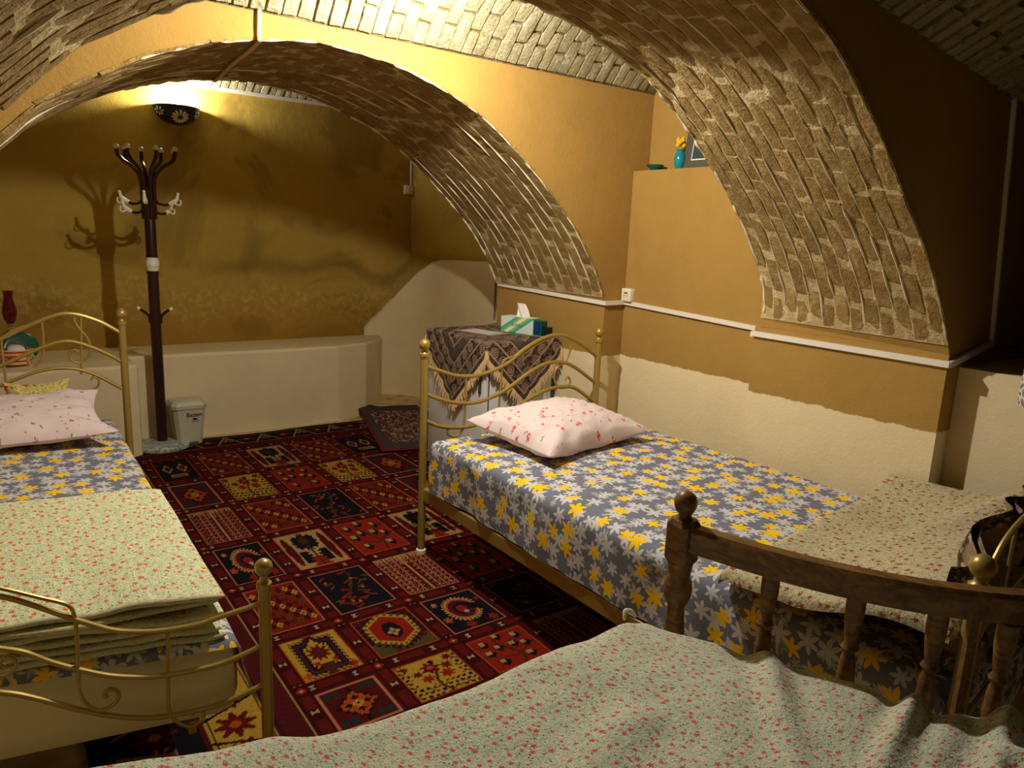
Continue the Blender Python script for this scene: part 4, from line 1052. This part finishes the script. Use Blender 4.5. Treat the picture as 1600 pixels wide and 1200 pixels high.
mb = MB(); obox(mb, tb_c, rz, (.118, .05, .047)); build('box', mb, 'tissue_box', parent=t, smooth=False)
Xd = Vector((math.cos(rz), math.sin(rz), 0)); Yd = Vector((-Xd.y, Xd.x, 0))
mb = MB(); obox(mb, tb_c+Vector((0, 0, .0475)), rz, (.1, .03, .001)); build('slot', mb, 'white', parent=t, smooth=False)
m1 = MB(); grid(m1, 12, 12, lambda u, v: tb_c+Xd*((u-.5)*(.07+.02*(1-v))-.015+.02*(1-v))+Yd*(.02*math.sin(u*7+v*2))+Vector((0, 0, .047+.085*v-.02*abs(u-.4)*v)))
build('tissue', m1, 'tissue', parent=t)
lx = -Yd if (-Yd).dot(Vector((0, 0, 0))-tb_c) > 0 else Yd
xa = lx.cross(Vector((0, 0, 1)))*-1
o = put_text('Softlan', .03, tb_c+lx*.0505+Vector((0, 0, -.008)), Vector((0, 0, 1)).cross(lx), (0, 0, 1), plain('violet_ink', C(90, 84, 170)), t)
t = thing('blue_pack', 'small upright dark blue and green pack behind the tissue box', 'box', (2.66, 3.36, TZ))
mb = MB(); obox(mb, Vector((2.645, 3.335, TZ+.045)), rz, (.028, .03, .045)); build('box', mb, plain('teal_card', C(10, 84, 66), .35), parent=t, smooth=False)
mb = MB(); obox(mb, Vector((2.64, 3.333, TZ+.055)), rz, (.016, .0315, .03)); build('label', mb, plain('blue_card', C(14, 50, 140), .35), parent=t, smooth=False)
mb = MB(); obox(mb, Vector((2.672, 3.29, TZ+.028)), rz, (.014, .02, .028)); single('black_case', mb, 'black', 'tiny black case beside the blue pack on the fridge', 'case', (2.67, 3.29, TZ), smooth=False)
t = thing('paper_tray', 'flat white printed card with dark border lying on the tablecloth', 'card', (2.42, 3.6, TZ))
mb = MB(); obox(mb, Vector((2.40, 3.58, TZ+.002)), math.radians(-76), (.15, .085, .002)); build('card', mb, plain('grey_card', C(150, 132, 124), .5), parent=t, smooth=False)
mb = MB(); obox(mb, Vector((2.40, 3.58, TZ+.0045)), math.radians(-76), (.115, .065, .0008)); build('print_area', mb, plain('pale_card', C(222, 214, 208), .4), parent=t, smooth=False)
mb = MB(); mb.tube([(2.70, 3.86, TZ+.01), (2.55, 3.76, TZ+.012), (2.5, 3.55, TZ+.006), (2.53, 3.4, TZ+.006), (2.60, 3.31, TZ+.005), (2.64, 3.262, TZ-.005), (2.66, 3.25, TZ-.08), (2.66, 3.25, TZ-.12)], .0035, 6)
single('power_cord', mb, plain('pale_green_cord', C(120, 140, 110)), 'thin pale cord trailing across the tablecloth and over its edge', 'cord', (2.5, 3.5, TZ))

# ------------------------------------------------------------------ ledge on the right wall
LZ2 = 1.8625
mb = MB().lathe([(.012, 0), (.02, .003), (.04, .02), (.048, .03), (.044, .031), (.03, .018), (.012, .008)], (2.94, 2.80, LZ2), 20)
single('glazed_bowl', mb, 'green_glaze', 'tiny green glazed bowl on the high wall ledge', 'bowl', (2.94, 2.80, LZ2))
t = thing('vase', 'small turquoise vase holding yellow flowers on the high wall ledge', 'vase', (2.94, 2.64, LZ2))
build('body', MB().lathe([(.018, 0), (.02, .003), (.027, .03), (.03, .055), (.024, .078), (.016, .088), (.022, .1), (.019, .1)], (2.94, 2.635, LZ2), 20), 'turq', parent=t)
for i in range(7):
    a = i*.9; q = Vector((2.94+.016*math.cos(a), 2.635+.016*math.sin(a), LZ2+.118+.012*(i % 3)))
    build('flower', MB().ball(q, .011, 8).ball(q+Vector((.006, .004, .012)), .008, 8), 'yellow', parent=t)
t = thing('picture_frame', 'grey framed picture leaning on the ledge, half hidden by the near arch', 'picture', (2.97, 2.42, LZ2))
ax_ = (Vector((0, -1, 0)), Vector((.12, 0, .993)), Vector((-.993, 0, .12))); pc = Vector((2.965, 2.465, LZ2+.118))
for nm, off, hs, mt in (('frame', 0, (.15, .118, .008), 'grey_frame'), ('mat_border', -.009, (.10, .078, .0015), 'white'), ('print', -.0115, (.094, .072, .0012), 'dark_print')):
    mb = MB(); mb.obox(pc-ax_[2]*off*1.0, ax_, hs); build(nm, mb, mt, parent=t, smooth=False)

# ------------------------------------------------------------------ curtain at the right edge
def cur(u, v):
    y = 1.0-.55*u; z = 1.02+.95*v; return (2.79-.03*math.sin(u*22)-.02*v+.0, y-.035*v*(1-u)-.02*(1-v)*0, z-.05*u*(1-v))
m1 = MB(); grid(m1, 60, 30, cur, lambda u, v: (u*.6, v*.95)); m2 = MB(); grid(m2, 60, 30, lambda u, v: tuple(Vector(cur(u, v))+Vector((.004, 0, 0))), lambda u, v: (u*.6, v*.95), flip=True)
m1.add(m2.v, m2.f); m1.uv += m2.uv
m1.v = [(x-.02, y-.085, z) for x, y, z in m1.v]
single('curtain', m1, 'curtain', 'white curtain with small dark rings hanging at the right edge of the picture', 'curtain', (2.79, .6, 1.5))

# ------------------------------------------------------------------ wooden bed with quilt in the foreground
def HK(x, y, z, k=.888): return (x*k, y*k, 1.5-(1.5-z)*k)   # (distances measured from the tripod position)
t = thing('wooden_bed', 'dark varnished wooden bed with turned posts and spindles in the foreground', 'bed', (1.4, .8, 0))
def turned(x, y, z0, z1, R, prof): return MB().lathe([(R*r, z0+(z1-z0)*h) for r, h in prof], (x, y, 0), 20)
PX, PY = 1.392*.888, 1.130*.888
mb = turned(PX, PY, .10, .79, .031, [(1, 0), (1, .05), (.7, .1), (.85, .3), (1, .5), (.95, .66), (.7, .78), (.62, .84), (1, .88), (1.05, .9), (1, .93), (.8, .95), (.95, 1)])
build('post', mb, 'wood', parent=t)
def octbox(cx, cy, z0, z1, h, c=.01):
    ring = lambda z, hh: [(cx-hh+c, cy-hh, z), (cx+hh-c, cy-hh, z), (cx+hh, cy-hh+c, z), (cx+hh, cy+hh-c, z), (cx+hh-c, cy+hh, z), (cx-hh+c, cy+hh, z), (cx-hh, cy+hh-c, z), (cx-hh, cy-hh+c, z)]
    return loft([ring(z0, h*.85), ring(z0+.01, h), ring(z1-.012, h), ring(z1, h*.8)])
build('post_block', octbox(PX, PY, .79, .893, .031), 'wood', parent=t, smooth=False)
build('post_finial', MB().lathe([(.023, .890), (.016, .899), (.014, .904), (.021, .912), (.0257, .925), (.0257, .936), (.020, .949), (.009, .957), (0, .958)], (PX, PY, 0), 20), 'wood', parent=t)
RP = [Vector(HK(*p)) for p in [(1.392, 1.13, .772), (1.455, .945, .767), (1.524, .778, .767), (1.612, .62, .772), (1.714, .488, .782), (1.86, .36, .79), (1.98, .27, .79)]]
Q, _ = catmull(RP, [0]*len(RP), 6)
rings = []
for i, p in enumerate(Q):
    T = (Q[min(i+1, len(Q)-1)]-Q[max(i-1, 0)]); T.z = 0; T.normalize(); N_ = Vector((-T.y, T.x, 0)); hw, hh = .021, .0285
    rings.append([p+N_*(hw*a)+Vector((0, 0, hh*b)) for a, b in ((-1, -1), (1, -1), (1, .7), (.7, 1), (-.7, 1), (-1, .7))])
build('top_rail', loft(rings), 'wood', parent=t, smooth=False)
build('lower_rail', loft([[p+Vector((0, 0, -.40)) for p in r] for r in rings]), 'wood', parent=t, smooth=False)
for k in (7, 13.2, 18.6, 23.4):
    p = Q[int(k)].lerp(Q[min(int(k)+1, len(Q)-1)], k-int(k))
    build('spindle', turned(p.x, p.y, .45, .826, .0186, [(.8, 0), (.6, .1), (.75, .3), (.95, .5), (.8, .62), (.6, .66), (.95, .69), (.6, .72), (.75, .76), (1, .88), (1.0, 1)]), 'wood', parent=t)
p = Q[21]; build('support', MB().obox((p.x, p.y, .62), (Vector((.75, -.66, 0)), Vector((.66, .75, 0)), Vector((0, 0, 1))), (.008, .008, .22)), 'wood', parent=t, smooth=False)
build('leg', MB().box((PX-.03, PY-.03, 0), (PX+.03, PY+.03, .12)), 'wood', parent=t, smooth=False)
build('post', MB().box((-.42, 1.04, 0), (-.35, 1.11, .5)), 'wood', parent=t, smooth=False)
build('side_rail', MB().obox((.44, .96, .34), (Vector((1, -.04, 0)).normalized(), Vector((.04, 1, 0)).normalized(), Vector((0, 0, 1))), (.80, .014, .06)), 'wood', parent=t, smooth=False)
build('mattress_base', MB().box((-.38, -.1, .30), (1.10, .93, .56), .03), 'mattress', parent=t)
# quilt
edge_far = [(-.5, 1.34), (-.3, 1.33), (.05, 1.275), (.33, 1.185), (.55, 1.12), (.85, 1.12), (1.10, 1.12), (1.245, 1.105)]
edge_rt = [(1.245, 1.105), (1.30, .98), (1.37, .85), (1.42, .72), (1.48, .61), (1.555, .51), (1.65, .43), (1.78, .34), (1.95, .22)]
KQ = .911
ef, _ = catmull([Vector((x*KQ, y*KQ, 0)) for x, y in edge_far], [0]*len(edge_far), 8)
er, _ = catmull([Vector((x*KQ, y*KQ, 0)) for x, y in edge_rt], [0]*len(edge_rt), 8)
def samp(L, t_): q = t_*(len(L)-1); i = min(int(q), len(L)-2); return L[i].lerp(L[i+1], q-i)
def crease(x, y):
    z = 0
    for (ax, ay, bx_, by_, wd, am) in ((1.62, .45, .95, .25, .028, .020), (1.52, .58, 1.2, .50, .022, .018), (1.36, .84, 1.05, .55, .03, .012), (1.48, .36, 1.2, .1, .03, .022), (1.8, .30, 1.45, .20, .03, .025), (.95, .85, .55, .72, .05, .008)):
        A_, B_ = Vector((ax, ay)), Vector((bx_, by_)); P_ = Vector((x, y)); d_ = B_-A_; k = max(0, min(1, (P_-A_).dot(d_)/d_.dot(d_))); ds = (P_-(A_+d_*k)).length
        z += am*math.exp(-(ds/wd)**2)*(1-.6*k)-am*.5*math.exp(-((ds-wd*1.7)/wd)**2)*(1-k)
    return z
def quilt(u, v):
    # u: 0 left .. 1 right (beyond 1 hangs), v: 0 near .. 1 far (beyond hangs)
    U = u*1.12; Vv = v*1.14
    uu, vv = min(U, 1), min(Vv, 1)
    far = samp(ef, uu); right = samp(er, 1-vv)
    near = Vector((-.5*KQ+2.45*KQ*uu, -.25*KQ+.47*KQ*uu, 0)); left = Vector((-.5*KQ, (-.25+1.59*vv)*KQ, 0))
    nr0, nr1 = Vector((-.5*KQ, -.25*KQ, 0)), Vector((1.95*KQ, .22*KQ, 0)); fl0, fl1 = ef[0], ef[-1]
    p = near*(1-vv)+far*vv+left*(1-uu)+right*uu-(nr0*(1-uu)*(1-vv)+nr1*uu*(1-vv)+fl0*(1-uu)*vv+fl1*uu*vv)
    z = .678+.010*nz(p.x*3, p.y*3, 1)+.005*nz(p.x*9, p.y*9, 4)+crease(p.x/KQ, p.y/KQ)*1.4+.002*nz(p.x*22, p.y*22, 7)
    dU, dV = (U-1)/.12 if U > 1 else 0, (Vv-1)/.14 if Vv > 1 else 0
    h = max(dU, dV)
    ed = max(0, 1-(1-vv)/.05, 1-(1-uu)/.035); z -= .012*ed*ed
    z += .012*nz(u*14, v*14, 6)*ed
    if h > 0: z -= .26*h
    out_ = Vector((0, 0, 0))
    if dV: out_ += Vector((0, .03*min(1, dV*6)+.02*nz(u*22, 1, 3)*dV, 0))
    if dU: out_ += Vector((.02, .012, 0))*min(1, dU*6)+Vector((.025, .015, 0))*nz(v*22, 5, 3)*dU
    return (p.x+out_.x, p.y+out_.y, z)
mb = MB(); grid(mb, 220, 150, quilt, lambda u, v: (u*3.0, v*1.6))
single('quilt', mb, 'floral_c', 'pale green quilt with small red flowers spread over the foreground wooden bed', 'quilt', (.7, .7, .6))
for (x, y, z) in ((1.115, 1.03, .682), (1.295, .76, .678)):
    mb = MB().tube([(x-.018, y+.0, z-.01), (x-.008, y+.008, z+.003), (x+.006, y+.006, z+.0), (x+.016, y-.002, z-.012)], [.003, .006, .007, .003], 7)
    single('quilt_knot', mb, 'floral_c', 'knotted corner tie sticking up at the far corner of the foreground quilt' if x < 1.2 else 'knotted tie on the edge of the foreground quilt below the wooden rail', 'tie', (x, y, z))
